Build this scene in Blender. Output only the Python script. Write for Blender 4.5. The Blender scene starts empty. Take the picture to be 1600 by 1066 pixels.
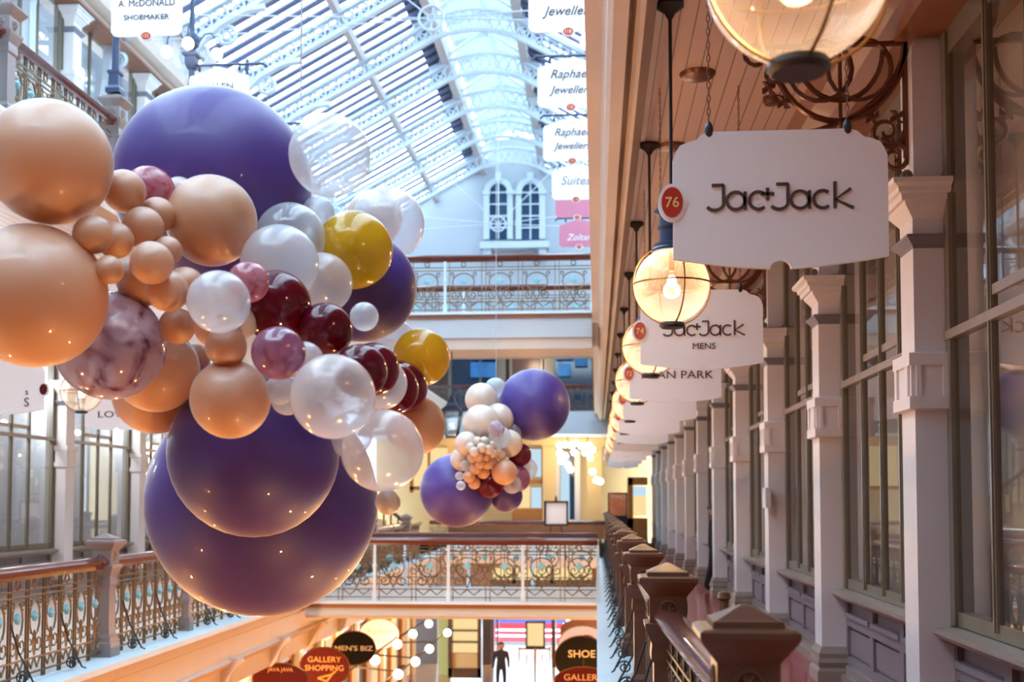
import bpy, math, random
from mathutils import Vector, Matrix
random.seed(7)
PI = math.pi
S = bpy.context.scene
C = S.collection

# ------------------------------------------------------------------ camera, world, exposure
F_PX = 1600 * 40 / 36
PITCH, YAW, SHIFT = 0.0472, 0.0740318, 167.03
cd = bpy.data.cameras.new('camera'); cd.lens = 40; cd.sensor_width = 36; cd.shift_y = SHIFT / 1600
cd.clip_start = 0.1; cd.clip_end = 300
cd.dof.use_dof = True; cd.dof.focus_distance = 7.2; cd.dof.aperture_fstop = 2.2
cam = bpy.data.objects.new('camera', cd); C.objects.link(cam)
cam.location = (0, 0, 1.65); cam.rotation_euler = (PI / 2 + PITCH, 0, YAW)
S.camera = cam
S.view_settings.view_transform = 'Standard'; S.view_settings.look = 'None'
S.view_settings.gamma = 1; S.view_settings.use_curve_mapping = False
S.view_settings.exposure = 1.0
S.cycles.use_denoising = True
S.cycles.max_bounces = 7; S.cycles.diffuse_bounces = 4; S.cycles.glossy_bounces = 3
S.cycles.transparent_max_bounces = 14; S.cycles.transmission_bounces = 4
S.cycles.caustics_reflective = False; S.cycles.caustics_refractive = False
S.cycles.sample_clamp_indirect = 6

w = bpy.data.worlds.new('sky'); S.world = w; w.use_nodes = True
bg = w.node_tree.nodes['Background']; bg.inputs[0].default_value = (0.60, 0.82, 1.0, 1); bg.inputs[1].default_value = 6.4


def lamp(name, loc, power, col, r=0.12):
    l = bpy.data.lights.new(name, 'POINT'); l.energy = power; l.color = col; l.shadow_soft_size = r
    o = bpy.data.objects.new(name, l); C.objects.link(o); o.location = loc
    return o


def at(px, py, Y):
    """point on the cross plane Y seen at pixel (px, py)"""
    x = (px - 800) / F_PX; u = -(py - 533 - SHIFT) / F_PX
    y = math.cos(PITCH) - u * math.sin(PITCH); z = math.sin(PITCH) + u * math.cos(PITCH)
    c, s = math.cos(YAW), math.sin(YAW)
    X, Yy = c * x - s * y, s * x + c * y
    t = Y / Yy
    return Vector((X * t, Y, 1.65 + z * t))


def depth(p):
    x, y, z = p[0], p[1], p[2] - 1.65
    y2 = math.sin(-YAW) * x + math.cos(-YAW) * y
    return y2 * math.cos(PITCH) + z * math.sin(PITCH)


# ------------------------------------------------------------------ materials
def mat(name, col, rough=0.5, metal=0.0, emit=None, es=0.0, noise=0.0, nscale=8.0, coat=0.0, spec=0.5, bump=0.0):
    m = bpy.data.materials.new(name); m.use_nodes = True
    nt = m.node_tree; b = nt.nodes['Principled BSDF']
    b.inputs['Base Color'].default_value = (*col, 1); b.inputs['Roughness'].default_value = rough
    b.inputs['Metallic'].default_value = metal; b.inputs['Coat Weight'].default_value = coat
    b.inputs['Specular IOR Level'].default_value = spec
    if emit: b.inputs['Emission Color'].default_value = (*emit, 1); b.inputs['Emission Strength'].default_value = es
    if noise or bump:
        tc = nt.nodes.new('ShaderNodeTexCoord'); n = nt.nodes.new('ShaderNodeTexNoise')
        n.inputs['Scale'].default_value = nscale; n.inputs['Detail'].default_value = 4
        nt.links.new(tc.outputs['Object'], n.inputs['Vector'])
        if noise:
            r = nt.nodes.new('ShaderNodeMapRange'); r.inputs['To Min'].default_value = 1 - noise; r.inputs['To Max'].default_value = 1 + noise
            nt.links.new(n.outputs['Fac'], r.inputs['Value'])
            mx = nt.nodes.new('ShaderNodeVectorMath'); mx.operation = 'SCALE'; mx.inputs[0].default_value = col
            nt.links.new(r.outputs[0], mx.inputs['Scale']); nt.links.new(mx.outputs[0], b.inputs['Base Color'])
        if bump:
            bp = nt.nodes.new('ShaderNodeBump'); bp.inputs['Strength'].default_value = bump; bp.inputs['Distance'].default_value = 0.02
            nt.links.new(n.outputs['Fac'], bp.inputs['Height']); nt.links.new(bp.outputs[0], b.inputs['Normal'])
    return m


def skin_fresnel(nt, ior):
    """surface reflectance that reads the same from both sides of a thin sheet"""
    N = nt.nodes.new; g = N('ShaderNodeNewGeometry'); mr = N('ShaderNodeMapRange')
    mr.inputs['To Min'].default_value = ior; mr.inputs['To Max'].default_value = 1 / ior
    nt.links.new(g.outputs['Backfacing'], mr.inputs['Value']); fr = N('ShaderNodeFresnel'); nt.links.new(mr.outputs[0], fr.inputs[0])
    return fr


def film(name, tint, veil_col, veil, gloss_rough=0.05, ior=1.5, transl=0.5, marble=None, gcol=(1, 1, 1)):
    """thin see-through skin: part clear film, part milky pigment, with a glossy surface"""
    m = bpy.data.materials.new(name); m.use_nodes = True; nt = m.node_tree; nt.nodes.clear()
    N = nt.nodes.new; L = nt.links.new
    out = N('ShaderNodeOutputMaterial')
    t = N('ShaderNodeBsdfTransparent'); t.inputs[0].default_value = (*tint, 1)
    d = N('ShaderNodeBsdfDiffuse'); d.inputs[0].default_value = (*veil_col, 1)
    tr = N('ShaderNodeBsdfTranslucent'); tr.inputs[0].default_value = (*veil_col, 1)
    md = N('ShaderNodeMixShader'); md.inputs[0].default_value = transl
    L(d.outputs[0], md.inputs[1]); L(tr.outputs[0], md.inputs[2])
    m1 = N('ShaderNodeMixShader'); L(t.outputs[0], m1.inputs[1]); L(md.outputs[0], m1.inputs[2])
    lw = N('ShaderNodeLayerWeight'); lw.inputs[0].default_value = 0.35
    mr = N('ShaderNodeMapRange'); mr.inputs['To Min'].default_value = veil; mr.inputs['To Max'].default_value = min(1, veil + 0.45)
    L(lw.outputs['Facing'], mr.inputs['Value'])
    if marble:
        tc = N('ShaderNodeTexCoord'); n = N('ShaderNodeTexNoise'); n.inputs['Scale'].default_value = 1.3; n.inputs['Detail'].default_value = 6
        n.inputs['Distortion'].default_value = 1.4; L(tc.outputs['Object'], n.inputs['Vector'])
        cr = N('ShaderNodeValToRGB'); cr.color_ramp.elements[0].position = 0.45; cr.color_ramp.elements[1].position = 0.66
        cr.color_ramp.elements[0].color = (*veil_col, 1); cr.color_ramp.elements[1].color = (*marble, 1)
        L(n.outputs['Fac'], cr.inputs[0]); L(cr.outputs[0], d.inputs[0]); L(cr.outputs[0], tr.inputs[0])
        r2 = N('ShaderNodeMapRange'); r2.inputs['From Min'].default_value = 0.45; r2.inputs['From Max'].default_value = 0.66
        r2.inputs['To Min'].default_value = 0; r2.inputs['To Max'].default_value = 0.4; L(n.outputs['Fac'], r2.inputs['Value'])
        ad = N('ShaderNodeMath'); ad.operation = 'ADD'; ad.use_clamp = True; L(mr.outputs[0], ad.inputs[0]); L(r2.outputs[0], ad.inputs[1])
        L(ad.outputs[0], m1.inputs[0])
    else:
        L(mr.outputs[0], m1.inputs[0])
    g = N('ShaderNodeBsdfGlossy'); g.inputs['Roughness'].default_value = gloss_rough; g.inputs[0].default_value = (*gcol, 1)
    fr = skin_fresnel(nt, ior)
    m2 = N('ShaderNodeMixShader'); L(fr.outputs[0], m2.inputs[0]); L(m1.outputs[0], m2.inputs[1]); L(g.outputs[0], m2.inputs[2])
    L(m2.outputs[0], out.inputs[0])
    return m


def rubber(name, col, warm=0.15, rough=0.3, var=0.0, sheen=0.06):
    """opaque latex: diffuse pigment, a little light through the skin, soft gloss"""
    m = bpy.data.materials.new(name); m.use_nodes = True; nt = m.node_tree; nt.nodes.clear()
    N = nt.nodes.new; L = nt.links.new
    out = N('ShaderNodeOutputMaterial')
    d = N('ShaderNodeBsdfDiffuse'); d.inputs[0].default_value = (*col, 1)
    tr = N('ShaderNodeBsdfTranslucent'); tr.inputs[0].default_value = (*col, 1)
    if var:
        tc = N('ShaderNodeTexCoord'); n = N('ShaderNodeTexNoise'); n.inputs['Scale'].default_value = 1.6; n.inputs['Detail'].default_value = 5
        n.inputs['Distortion'].default_value = 0.8
        L(tc.outputs['Object'], n.inputs['Vector'])
        cr = N('ShaderNodeMix'); cr.data_type = 'RGBA'; L(n.outputs['Fac'], cr.inputs[0])
        cr.inputs[6].default_value = (*[c * (1 - var) for c in col], 1); cr.inputs[7].default_value = (*[min(1, c * (1 + var) + 0.03) for c in col], 1)
        L(cr.outputs[2], d.inputs[0])
    md = N('ShaderNodeMixShader'); md.inputs[0].default_value = warm; L(d.outputs[0], md.inputs[1]); L(tr.outputs[0], md.inputs[2])
    g = N('ShaderNodeBsdfGlossy'); g.inputs['Roughness'].default_value = rough
    g2 = N('ShaderNodeBsdfGlossy'); g2.inputs['Roughness'].default_value = 0.04
    mg = N('ShaderNodeMixShader'); mg.inputs[0].default_value = 0.12; L(g.outputs[0], mg.inputs[1]); L(g2.outputs[0], mg.inputs[2])
    f0 = N('ShaderNodeFresnel'); f0.inputs[0].default_value = 1.33
    fr = N('ShaderNodeMath'); fr.operation = 'ADD'; fr.use_clamp = True; fr.inputs[1].default_value = sheen; L(f0.outputs[0], fr.inputs[0])
    m2 = N('ShaderNodeMixShader'); L(fr.outputs[0], m2.inputs[0]); L(md.outputs[0], m2.inputs[1]); L(mg.outputs[0], m2.inputs[2])
    L(m2.outputs[0], out.inputs[0])
    return m


def window_glass(name, tint, ior):
    m = bpy.data.materials.new(name); m.use_nodes = True; nt = m.node_tree; nt.nodes.clear()
    N = nt.nodes.new; L = nt.links.new
    out = N('ShaderNodeOutputMaterial'); t = N('ShaderNodeBsdfTransparent'); t.inputs[0].default_value = (*tint, 1)
    g = N('ShaderNodeBsdfGlossy'); g.inputs['Roughness'].default_value = 0.015
    fr = skin_fresnel(nt, ior)
    mx = N('ShaderNodeMixShader'); L(fr.outputs[0], mx.inputs[0]); L(t.outputs[0], mx.inputs[1]); L(g.outputs[0], mx.inputs[2]); L(mx.outputs[0], out.inputs[0])
    return m


def emis(name, col, s):
    m = bpy.data.materials.new(name); m.use_nodes = True; nt = m.node_tree; nt.nodes.clear()
    o = nt.nodes.new('ShaderNodeOutputMaterial'); e = nt.nodes.new('ShaderNodeEmission')
    e.inputs[0].default_value = (*col, 1); e.inputs[1].default_value = s; nt.links.new(e.outputs[0], o.inputs[0])
    return m


CREAM = mat('cream paint', (0.64, 0.54, 0.46), 0.5, noise=0.06, nscale=3)
PALE = mat('pale joinery paint', (0.76, 0.72, 0.72), 0.5, noise=0.05, nscale=3)
WHITE = mat('white ironwork paint', (0.50, 0.56, 0.62), 0.5)
WALLGREY = mat('grey render', (0.36, 0.39, 0.43), 0.8, noise=0.06, nscale=2)
BOARD = mat('ceiling boards', (0.60, 0.44, 0.40), 0.45)
BANDGREY = mat('slate grey paint', (0.20, 0.19, 0.24), 0.5)
OLIVE = mat('olive brown joinery', (0.19, 0.165, 0.125), 0.28, noise=0.15, nscale=6)
SILL = mat('grey brown sill', (0.30, 0.25, 0.22), 0.25, noise=0.1, nscale=6)
DADO = mat('grey violet panelling', (0.24, 0.20, 0.22), 0.35)
WOODRED = mat('polished red cedar', (0.13, 0.036, 0.026), 0.16, noise=0.25, nscale=7, coat=0.4)
CEDAR = mat('cedar board', (0.26, 0.10, 0.05), 0.35, noise=0.2, nscale=5)
BRONZE = mat('brown enamel', (0.13, 0.062, 0.038), 0.3, noise=0.15, nscale=10)
GREYPOST = mat('grey bronze paint', (0.27, 0.22, 0.21), 0.35)
IRONGOLD = mat('bronze gold iron', (0.20, 0.13, 0.07), 0.38, metal=0.5)
IRONBLACK = mat('black iron', (0.02, 0.02, 0.025), 0.4)
IRONBLUE = mat('dark blue iron', (0.03, 0.05, 0.12), 0.35)
SCROLLBROWN = mat('brown iron scroll', (0.16, 0.06, 0.035), 0.3, metal=0.3)
BRASS = mat('aged brass', (0.34, 0.18, 0.06), 0.3, metal=0.9)
MEDAL = mat('pale turquoise enamel', (0.22, 0.50, 0.58), 0.4)
SIGN = mat('white sign enamel', (0.87, 0.87, 0.92), 0.42)
SIGNED = mat('sign rim', (0.42, 0.30, 0.26), 0.5)
INK = mat('dark lettering', (0.07, 0.045, 0.05), 0.5)
INKGREY = mat('grey lettering', (0.25, 0.25, 0.30), 0.5)
RED = mat('red badge enamel', (0.50, 0.02, 0.015), 0.35)
GOLDTXT = mat('gold numerals', (0.85, 0.60, 0.25), 0.4)
PINK = mat('pink sign enamel', (0.60, 0.20, 0.30), 0.5)
BLACKSIGN = mat('black sign enamel', (0.008, 0.006, 0.006), 0.6, spec=0.15)
MAROON = mat('maroon sign enamel', (0.10, 0.006, 0.006), 0.6, spec=0.15)
CREAMTXT = mat('cream lettering', (0.85, 0.72, 0.50), 0.5)
REDTXT = mat('orange gold lettering', (0.85, 0.42, 0.15), 0.5)
ROOFBAR = mat('blue grey roof bars', (0.10, 0.11, 0.20), 0.6)
ROOFDARK = mat('dark roof boards', (0.05, 0.05, 0.09), 0.7)
ROOFBEAM = mat('taupe roof beam', (0.45, 0.40, 0.38), 0.6)
LEDGE = mat('pale blue grey ledge', (0.62, 0.74, 0.80), 0.5, noise=0.08, nscale=4)
REDFLOOR = mat('red glazed floor tiles', (0.32, 0.05, 0.045), 0.14, noise=0.25, nscale=14)
GFLOOR = mat('honey floor tiles', (0.34, 0.15, 0.055), 0.18, noise=0.3, nscale=2)
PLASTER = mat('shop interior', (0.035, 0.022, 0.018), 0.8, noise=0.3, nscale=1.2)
SHOPL = mat('left shop interior', (0.55, 0.60, 0.68), 0.8, noise=0.35, nscale=0.7)
GOLDWALL = mat('yellow plaster', (0.72, 0.48, 0.22), 0.6, noise=0.1, nscale=1)
DOORWOOD = mat('orange timber', (0.45, 0.16, 0.035), 0.3, noise=0.2, nscale=4)
DARKBROWN = mat('dark brown timber', (0.07, 0.03, 0.02), 0.3)
BLUEART = mat('blue display cloth', (0.04, 0.22, 0.55), 0.6, noise=0.6, nscale=2.5)
COATBLACK = mat('black cloth', (0.012, 0.010, 0.012), 0.8)
COATNAVY = mat('navy cloth', (0.03, 0.035, 0.07), 0.8)
SKIN = mat('skin', (0.55, 0.32, 0.22), 0.5)
HAIR = mat('black hair', (0.012, 0.009, 0.008), 0.5)
BLUEPANE = mat('blue window pane', (0.015, 0.05, 0.11), 0.08)
SHOPGLASS = window_glass('shopfront glass', (0.78, 0.78, 0.78), 2.3)
ROOFGLASS = window_glass('roof glass', (0.96, 0.98, 1.0), 1.06)
BULB = emis('warm bulb', (1.0, 0.78, 0.48), 14)
BULBW = emis('white bulb', (1.0, 0.88, 0.66), 5)
LITBOX = emis('lit panel', (1.0, 0.74, 0.36), 0.5)
STREET = emis('daylight street', (0.62, 0.84, 1.0), 0.45)
LANTGLASS = window_glass('obscured lantern glass', (0.10, 0.125, 0.14), 1.06)
GLOBE = film('seeded lamp glass', (1.0, 0.96, 0.92), (0.90, 0.80, 0.68), 0.07, 0.05, 1.45)

B_PURP = rubber('purple latex', (0.062, 0.024, 0.25), 0.02, 0.5, 0.3, 0.045)
B_PEACH = rubber('peach latex', (0.98, 0.46, 0.19), 0.4, 0.6, 0, 0.20)
B_BLUSH = rubber('blush latex', (0.96, 0.79, 0.66), 0.3, 0.45, 0, 0.12)
B_BURG = film('burgundy latex', (0.35, 0.01, 0.05), (0.20, 0.004, 0.03), 0.62, 0.08, 1.5, 0.35)
B_PEARL = film('pearl latex', (0.93, 0.96, 1.0), (0.88, 0.92, 0.98), 0.42, 0.16, 1.5, 0.5)
B_CLEAR = film('clear latex', (0.95, 0.98, 1.0), (0.84, 0.91, 0.98), 0.34, 0.05, 1.55, 0.5)
B_YEL = film('gold latex', (0.95, 0.75, 0.15), (0.85, 0.55, 0.03), 0.6, 0.12, 1.5, 0.5)
B_MARB = film('plum marbled latex', (0.95, 0.93, 0.97), (0.62, 0.50, 0.62), 0.55, 0.08, 1.5, 0.4, marble=(0.16, 0.05, 0.12))
B_MARR = film('red marbled latex', (1.0, 0.8, 0.85), (0.75, 0.35, 0.42), 0.5, 0.08, 1.5, 0.4, marble=(0.40, 0.02, 0.06))
B_PLUM = film('plum pearl latex', (0.90, 0.6, 0.75), (0.42, 0.17, 0.30), 0.5, 0.1, 1.7, 0.4, marble=(0.30, 0.06, 0.18))
B_KNOT = mat('knotted rubber', (0.12, 0.07, 0.06), 0.6)


# ceiling boards: fine grooves along the arcade
def grooves(m, scale, axis='X', dark=0.35, width=0.06):
    nt = m.node_tree; b = nt.nodes['Principled BSDF']; N = nt.nodes.new; L = nt.links.new
    col = tuple(b.inputs['Base Color'].default_value)
    tc = N('ShaderNodeTexCoord'); sp = N('ShaderNodeSeparateXYZ'); L(tc.outputs['Object'], sp.inputs[0])
    mu = N('ShaderNodeMath'); mu.operation = 'MULTIPLY'; mu.inputs[1].default_value = scale; L(sp.outputs[axis], mu.inputs[0])
    fr = N('ShaderNodeMath'); fr.operation = 'FRACT'; L(mu.outputs[0], fr.inputs[0])
    lt = N('ShaderNodeMath'); lt.operation = 'LESS_THAN'; lt.inputs[1].default_value = width; L(fr.outputs[0], lt.inputs[0])
    mx = N('ShaderNodeMix'); mx.data_type = 'RGBA'; L(lt.outputs[0], mx.inputs[0])
    mx.inputs[6].default_value = col; mx.inputs[7].default_value = (col[0] * dark, col[1] * dark, col[2] * dark, 1)
    L(mx.outputs[2], b.inputs['Base Color'])
    bp = N('ShaderNodeBump'); bp.inputs['Strength'].default_value = 0.6; bp.invert = True; L(lt.outputs[0], bp.inputs['Height']); L(bp.outputs[0], b.inputs['Normal'])


grooves(BOARD, 8.2, 'X', 0.35, 0.09)


# ------------------------------------------------------------------ mesh builder
class MB:
    def __init__(s): s.v = []; s.f = []

    def add(s, vs, fs):
        n = len(s.v); s.v += [tuple(p) for p in vs]; s.f += [tuple(i + n for i in f) for f in fs]; return s

    def box(s, x0, x1, y0, y1, z0, z1):
        return s.add([(x, y, z) for z in (z0, z1) for x, y in ((x0, y0), (x1, y0), (x1, y1), (x0, y1))],
                     [(3, 2, 1, 0), (4, 5, 6, 7), (0, 1, 5, 4), (1, 2, 6, 5), (2, 3, 7, 6), (3, 0, 4, 7)])

    def prism(s, poly, axis, a, b):
        """poly in the plane across the axis: 'Y' -> (x,z), 'X' -> (y,z), 'Z' -> (x,y)"""
        def P(p, t): return {'Y': (p[0], t, p[1]), 'X': (t, p[0], p[1]), 'Z': (p[0], p[1], t)}[axis]
        n = len(poly)
        return s.add([P(p, a) for p in poly] + [P(p, b) for p in poly],
                     [tuple(range(n)), tuple(range(2 * n - 1, n - 1, -1))] + [(i, i + n, (i + 1) % n + n, (i + 1) % n) for i in range(n)])

    def strip(s, prof, a, b):
        """open profile of (x,z) swept along Y"""
        n = len(prof)
        return s.add([(p[0], a, p[1]) for p in prof] + [(p[0], b, p[1]) for p in prof], [(i, i + 1, i + 1 + n, i + n) for i in range(n - 1)])

    def rings(s, rs, cap=True):
        k = len(rs[0]); n0 = len(s.v)
        for r in rs: s.v += [tuple(p) for p in r]
        for j in range(len(rs) - 1):
            for i in range(k):
                a = n0 + j * k + i; b = n0 + j * k + (i + 1) % k; s.f.append((a, b, b + k, a + k))
        if cap: s.f.append(tuple(n0 + i for i in range(k - 1, -1, -1))); s.f.append(tuple(n0 + (len(rs) - 1) * k + i for i in range(k)))
        return s

    def lathe(s, prof, n=16, c=(0, 0, 0), ph=0.0, k=1.0):
        return s.rings([[(c[0] + r * k * math.cos(ph + 2 * PI * i / n), c[1] + r * k * math.sin(ph + 2 * PI * i / n), c[2] + z) for i in range(n)] for r, z in prof])

    def square(s, prof, c=(0, 0, 0)): return s.lathe(prof, 4, c, PI / 4, math.sqrt(2))

    def rect(s, levels, x0, y0, y1, xb=0.0):
        """loft around a pilaster: back at xb, front at x0, from y0 to y1, each level grown by its offset"""
        return s.rings([[(xb, y0 - o, z), (xb, y1 + o, z), (x0 - o, y1 + o, z), (x0 - o, y0 - o, z)] for z, o in levels])

    def tube(s, pts, r, n=5, closed=False, flat=1.0):
        pts = [Vector(p) for p in pts]; m = len(pts); rs = []
        up = Vector((0, 0, 1))
        prev = None
        for i in range(m):
            a = pts[(i - 1) % m] if (closed or i > 0) else pts[i]; b = pts[(i + 1) % m] if (closed or i < m - 1) else pts[i]
            t = (b - a)
            t = t.normalized() if t.length > 1e-9 else Vector((0, 0, 1))
            if prev is None:
                ref = Vector((0, 1, 0)) if abs(t.y) < 0.9 else Vector((1, 0, 0)); u = t.cross(ref).normalized()
            else:
                u = (prev - t * prev.dot(t)); u = u.normalized() if u.length > 1e-6 else t.orthogonal().normalized()
            prev = u; v = t.cross(u)
            rr = r[i] if isinstance(r, (list, tuple)) else r
            rs.append([pts[i] + u * (rr * math.cos(2 * PI * j / n)) + v * (rr * flat * math.sin(2 * PI * j / n)) for j in range(n)])
        if closed: rs.append(rs[0]); return s.rings(rs, False)
        return s.rings(rs)

    def ball(s, c, r, n=12, m=8, sz=1.0):
        return s.lathe([(max(0.001, r * math.sin(PI * j / m)), -r * sz * math.cos(PI * j / m)) for j in range(m + 1)], n, c)

    def build(s, name, m, parent=None, smooth=30, loc=None):
        me = bpy.data.meshes.new(name); me.from_pydata(s.v, [], s.f); me.materials.append(m)
        if smooth:
            me.polygons.foreach_set('use_smooth', [True] * len(me.polygons)); me.set_sharp_from_angle(angle=math.radians(smooth))
        me.update()
        o = bpy.data.objects.new(name, me); C.objects.link(o)
        if parent: o.parent = parent
        if loc: o.location = loc
        return o


def fixn(o):
    import bmesh
    bm = bmesh.new(); bm.from_mesh(o.data); bmesh.ops.recalc_face_normals(bm, faces=bm.faces); bm.to_mesh(o.data); bm.free(); return o


def tag(o, label=None, cat=None, group=None, kind=None):
    if label: o['label'] = label
    if cat: o['category'] = cat
    if group: o['group'] = group
    if kind: o['kind'] = kind
    return o


def empty(name, loc=(0, 0, 0), rz=0):
    o = bpy.data.objects.new(name, None); C.objects.link(o); o.location = loc; o.rotation_euler = (0, 0, rz); o.empty_display_size = 0.1
    return o


KIDS = {}


def tree(o, parent=None, loc=None, rz=None):
    """copy of a thing with its parts and their sub-parts"""
    c = o.copy(); C.objects.link(c)
    if parent: c.parent = parent
    for ch in [x for x in C.objects if x.parent == o]: tree(ch, c)
    if loc is not None: c.location = loc
    if rz is not None: c.rotation_euler = (0, 0, rz)
    return c


def struct(o): o['kind'] = 'structure'; return o


def text(s, wid, m, parent, loc, name='lettering', h=None, shear=0.0, ext=0.004, bold=0.0, rz=0.0):
    cu = bpy.data.curves.new('t', 'FONT'); cu.body = s; cu.align_x = 'CENTER'; cu.align_y = 'CENTER'; cu.size = 1
    cu.shear = shear; cu.extrude = 0.02; cu.offset = bold; cu.resolution_u = 3
    t = bpy.data.objects.new('t', cu); me = bpy.data.meshes.new_from_object(t)
    xs = [v.co.x for v in me.vertices]; ys = [v.co.y for v in me.vertices]
    k = wid / (max(xs) - min(xs)); kh = (h / (max(ys) - min(ys))) if h else k
    cx, cy = (max(xs) + min(xs)) / 2, (max(ys) + min(ys)) / 2
    for v in me.vertices:
        v.co = Vector(((v.co.x - cx) * k, -v.co.z / 0.02 * ext, (v.co.y - cy) * kh))
    me.name = name; me.materials.clear(); me.materials.append(m)
    bpy.data.objects.remove(t); bpy.data.curves.remove(cu)
    o = bpy.data.objects.new(name, me); C.objects.link(o); o.parent = parent; o.location = loc; o.rotation_euler = (0, 0, rz)
    return o


ORD = ['nearest', 'second', 'third', 'fourth', 'fifth', 'sixth', 'seventh', 'eighth', 'ninth', 'tenth', 'eleventh', 'twelfth', 'thirteenth', 'fourteenth', 'fifteenth']

# ================================================================== the shell
XR, XL, YE = 2.28, -9.32, 44.0
SP = 3.18
struct(MB().box(0.45, XR, -4, 46, -0.3, 0.0).build('floor', REDFLOOR, smooth=0))
struct(MB().strip([(0.55, -0.95), (0.25, -0.95), (0.15, -0.8), (0.15, -0.35), (0.06, -0.3), (0.0, -0.14), (0.0, 0.0), (0.45, 0.0)], -4, 46).build('trim_1', LEDGE))
struct(MB().box(XL, -5.3, -4, 46, -0.3, 0.0).build('floor.001', CREAM, smooth=0))
lf = struct(MB().strip([(-4.90, 0.004), (-4.90, -0.06), (-4.93, -0.10), (-4.95, -0.18), (-5.02, -0.22), (-5.04, -0.50), (-4.98, -0.54), (-5.02, -0.60), (-5.14, -0.66), (-5.16, -0.95), (-5.6, -0.97), (-6.6, -0.97)], -4, 46).build('trim_2', CREAM))
struct(MB().box(-5.4, -4.87, -4, 46, -0.05, 0.012).build('trim_3', LEDGE, smooth=0))
struct(MB().box(-14, 6, -6, 52, -5.1, -4.9).build('floor.002', GFLOOR, smooth=0))
# level-two gallery on the right: boarded ceiling, moulded soffit, floor, wall above
struct(MB().box(0.44, 2.6, -4, 46, 5.17, 5.30).build('ceiling', BOARD, smooth=0))
prof = [(-0.02, 5.45), (-0.07, 5.38), (-0.07, 5.02), (0.045, 5.0), (0.06, 4.96), (0.085, 4.84), (0.12, 4.80), (0.22, 4.80), (0.235, 4.90), (0.25, 4.92), (0.27, 4.85), (0.30, 4.82), (0.33, 4.82), (0.345, 4.90), (0.40, 4.98), (0.43, 5.08), (0.44, 5.169), (0.46, 5.2)]
struct(MB().strip(prof, -4, 46).build('trim_4', CREAM, smooth=25))
struct(MB().box(-0.02, 2.6, -4, 46, 5.30, 5.45).build('floor.003', CREAM, smooth=0))
struct(MB().prism([(1.80, 5.17), (1.82, 4.95), (1.95, 4.85), (2.0, 4.72), (2.6, 4.72), (2.6, 5.17)], 'Y', -4, 46).build('trim_5', CEDAR, smooth=0))
struct(MB().box(2.6, 2.9, -4, 46, -4.9, 12.4).build('wall_right', CREAM, smooth=0))
struct(MB().box(2.35, 2.6, -4, 46, 5.45, 12.4).build('wall_right.001', PALE, smooth=0))
struct(MB().box(3.6, 3.7, -4, 46, 0, 4.7).build('wall_right.002', PLASTER, smooth=0)) if False else None
# level-two gallery on the left, mirrored about the middle of the void
pl = [(-5.70 - x, z) for x, z in prof]
struct(MB().strip(pl, -4, 46).build('trim_6', CREAM, smooth=25))
struct(MB().box(XL - 0.4, -6.1, -4, 46, 5.17, 5.30).build('ceiling.001', BOARD, smooth=0))
struct(MB().box(XL - 0.4, -5.66, -4, 46, 5.30, 5.42).build('floor.004', LEDGE, smooth=0))
struct(MB().box(-10.4, -10.2, -4, 46, -0.3, 12.6).build('wall_left', SHOPL, smooth=0))
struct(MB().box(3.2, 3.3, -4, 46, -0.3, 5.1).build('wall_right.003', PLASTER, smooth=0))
# upper left wall: cornice and blank wall above the second-floor shopfronts
struct(MB().box(XL - 0.35, XL - 0.002, -4, YE, 10.35, 12.6).build('wall_left.001', PALE, smooth=0))
struct(MB().prism([(XL, 10.36), (XL + 0.25, 10.38), (XL + 0.32, 10.5), (XL + 0.5, 10.6), (XL + 0.55, 10.8), (XL, 10.84)], 'Y', -4, YE).build('trim_7', CREAM, smooth=0))
struct(MB().box(XL + 0.02, XL + 0.42, -4, YE, 10.31, 10.36).build('trim_8', CEDAR, smooth=0))
struct(MB().box(-12, 5, -4.3, -4, -4.9, 12.6).build('back_sky_block', CEDAR, smooth=0))  # unseen, added to stop sky light flooding in from behind; dark to limit bounce
# ground-floor side walls
struct(MB().box(-6.6, -6.4, -4, 40, -4.9, -0.97).build('wall_left.002', CEDAR, smooth=0))
struct(MB().box(0.9, 1.1, -4, 46, -4.9, -0.3).build('wall_right.004', CEDAR, smooth=0))
# end wall with gable
ZR, XC, XLA, XRA = 14.8, -3.24, -4.36, -2.08
SL = 0.545
zl = ZR - (XLA - XL) * SL; xr_e = XRA + (XLA - XL)
g = MB().prism([(XL - 0.4, 8.3), (xr_e + 0.4, 8.3), (xr_e + 0.4, zl - 0.2), (XRA, ZR), (XRA, 15.9), (XLA, 15.9), (XLA, ZR), (XL - 0.4, zl - 0.2)], 'Y', YE, YE + 0.3)
struct(g.build('wall_end', WALLGREY, smooth=0))

# roof: glazed slopes with bars running up the slope, purlins, raised ridge lantern
roof = struct(empty('ceiling.002', (0, 0, 0)))


def slope_pt(side, d):  # d = horizontal distance down from the lantern edge
    x = XLA - d if side < 0 else XRA + d
    return x, ZR - d * SL


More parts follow.
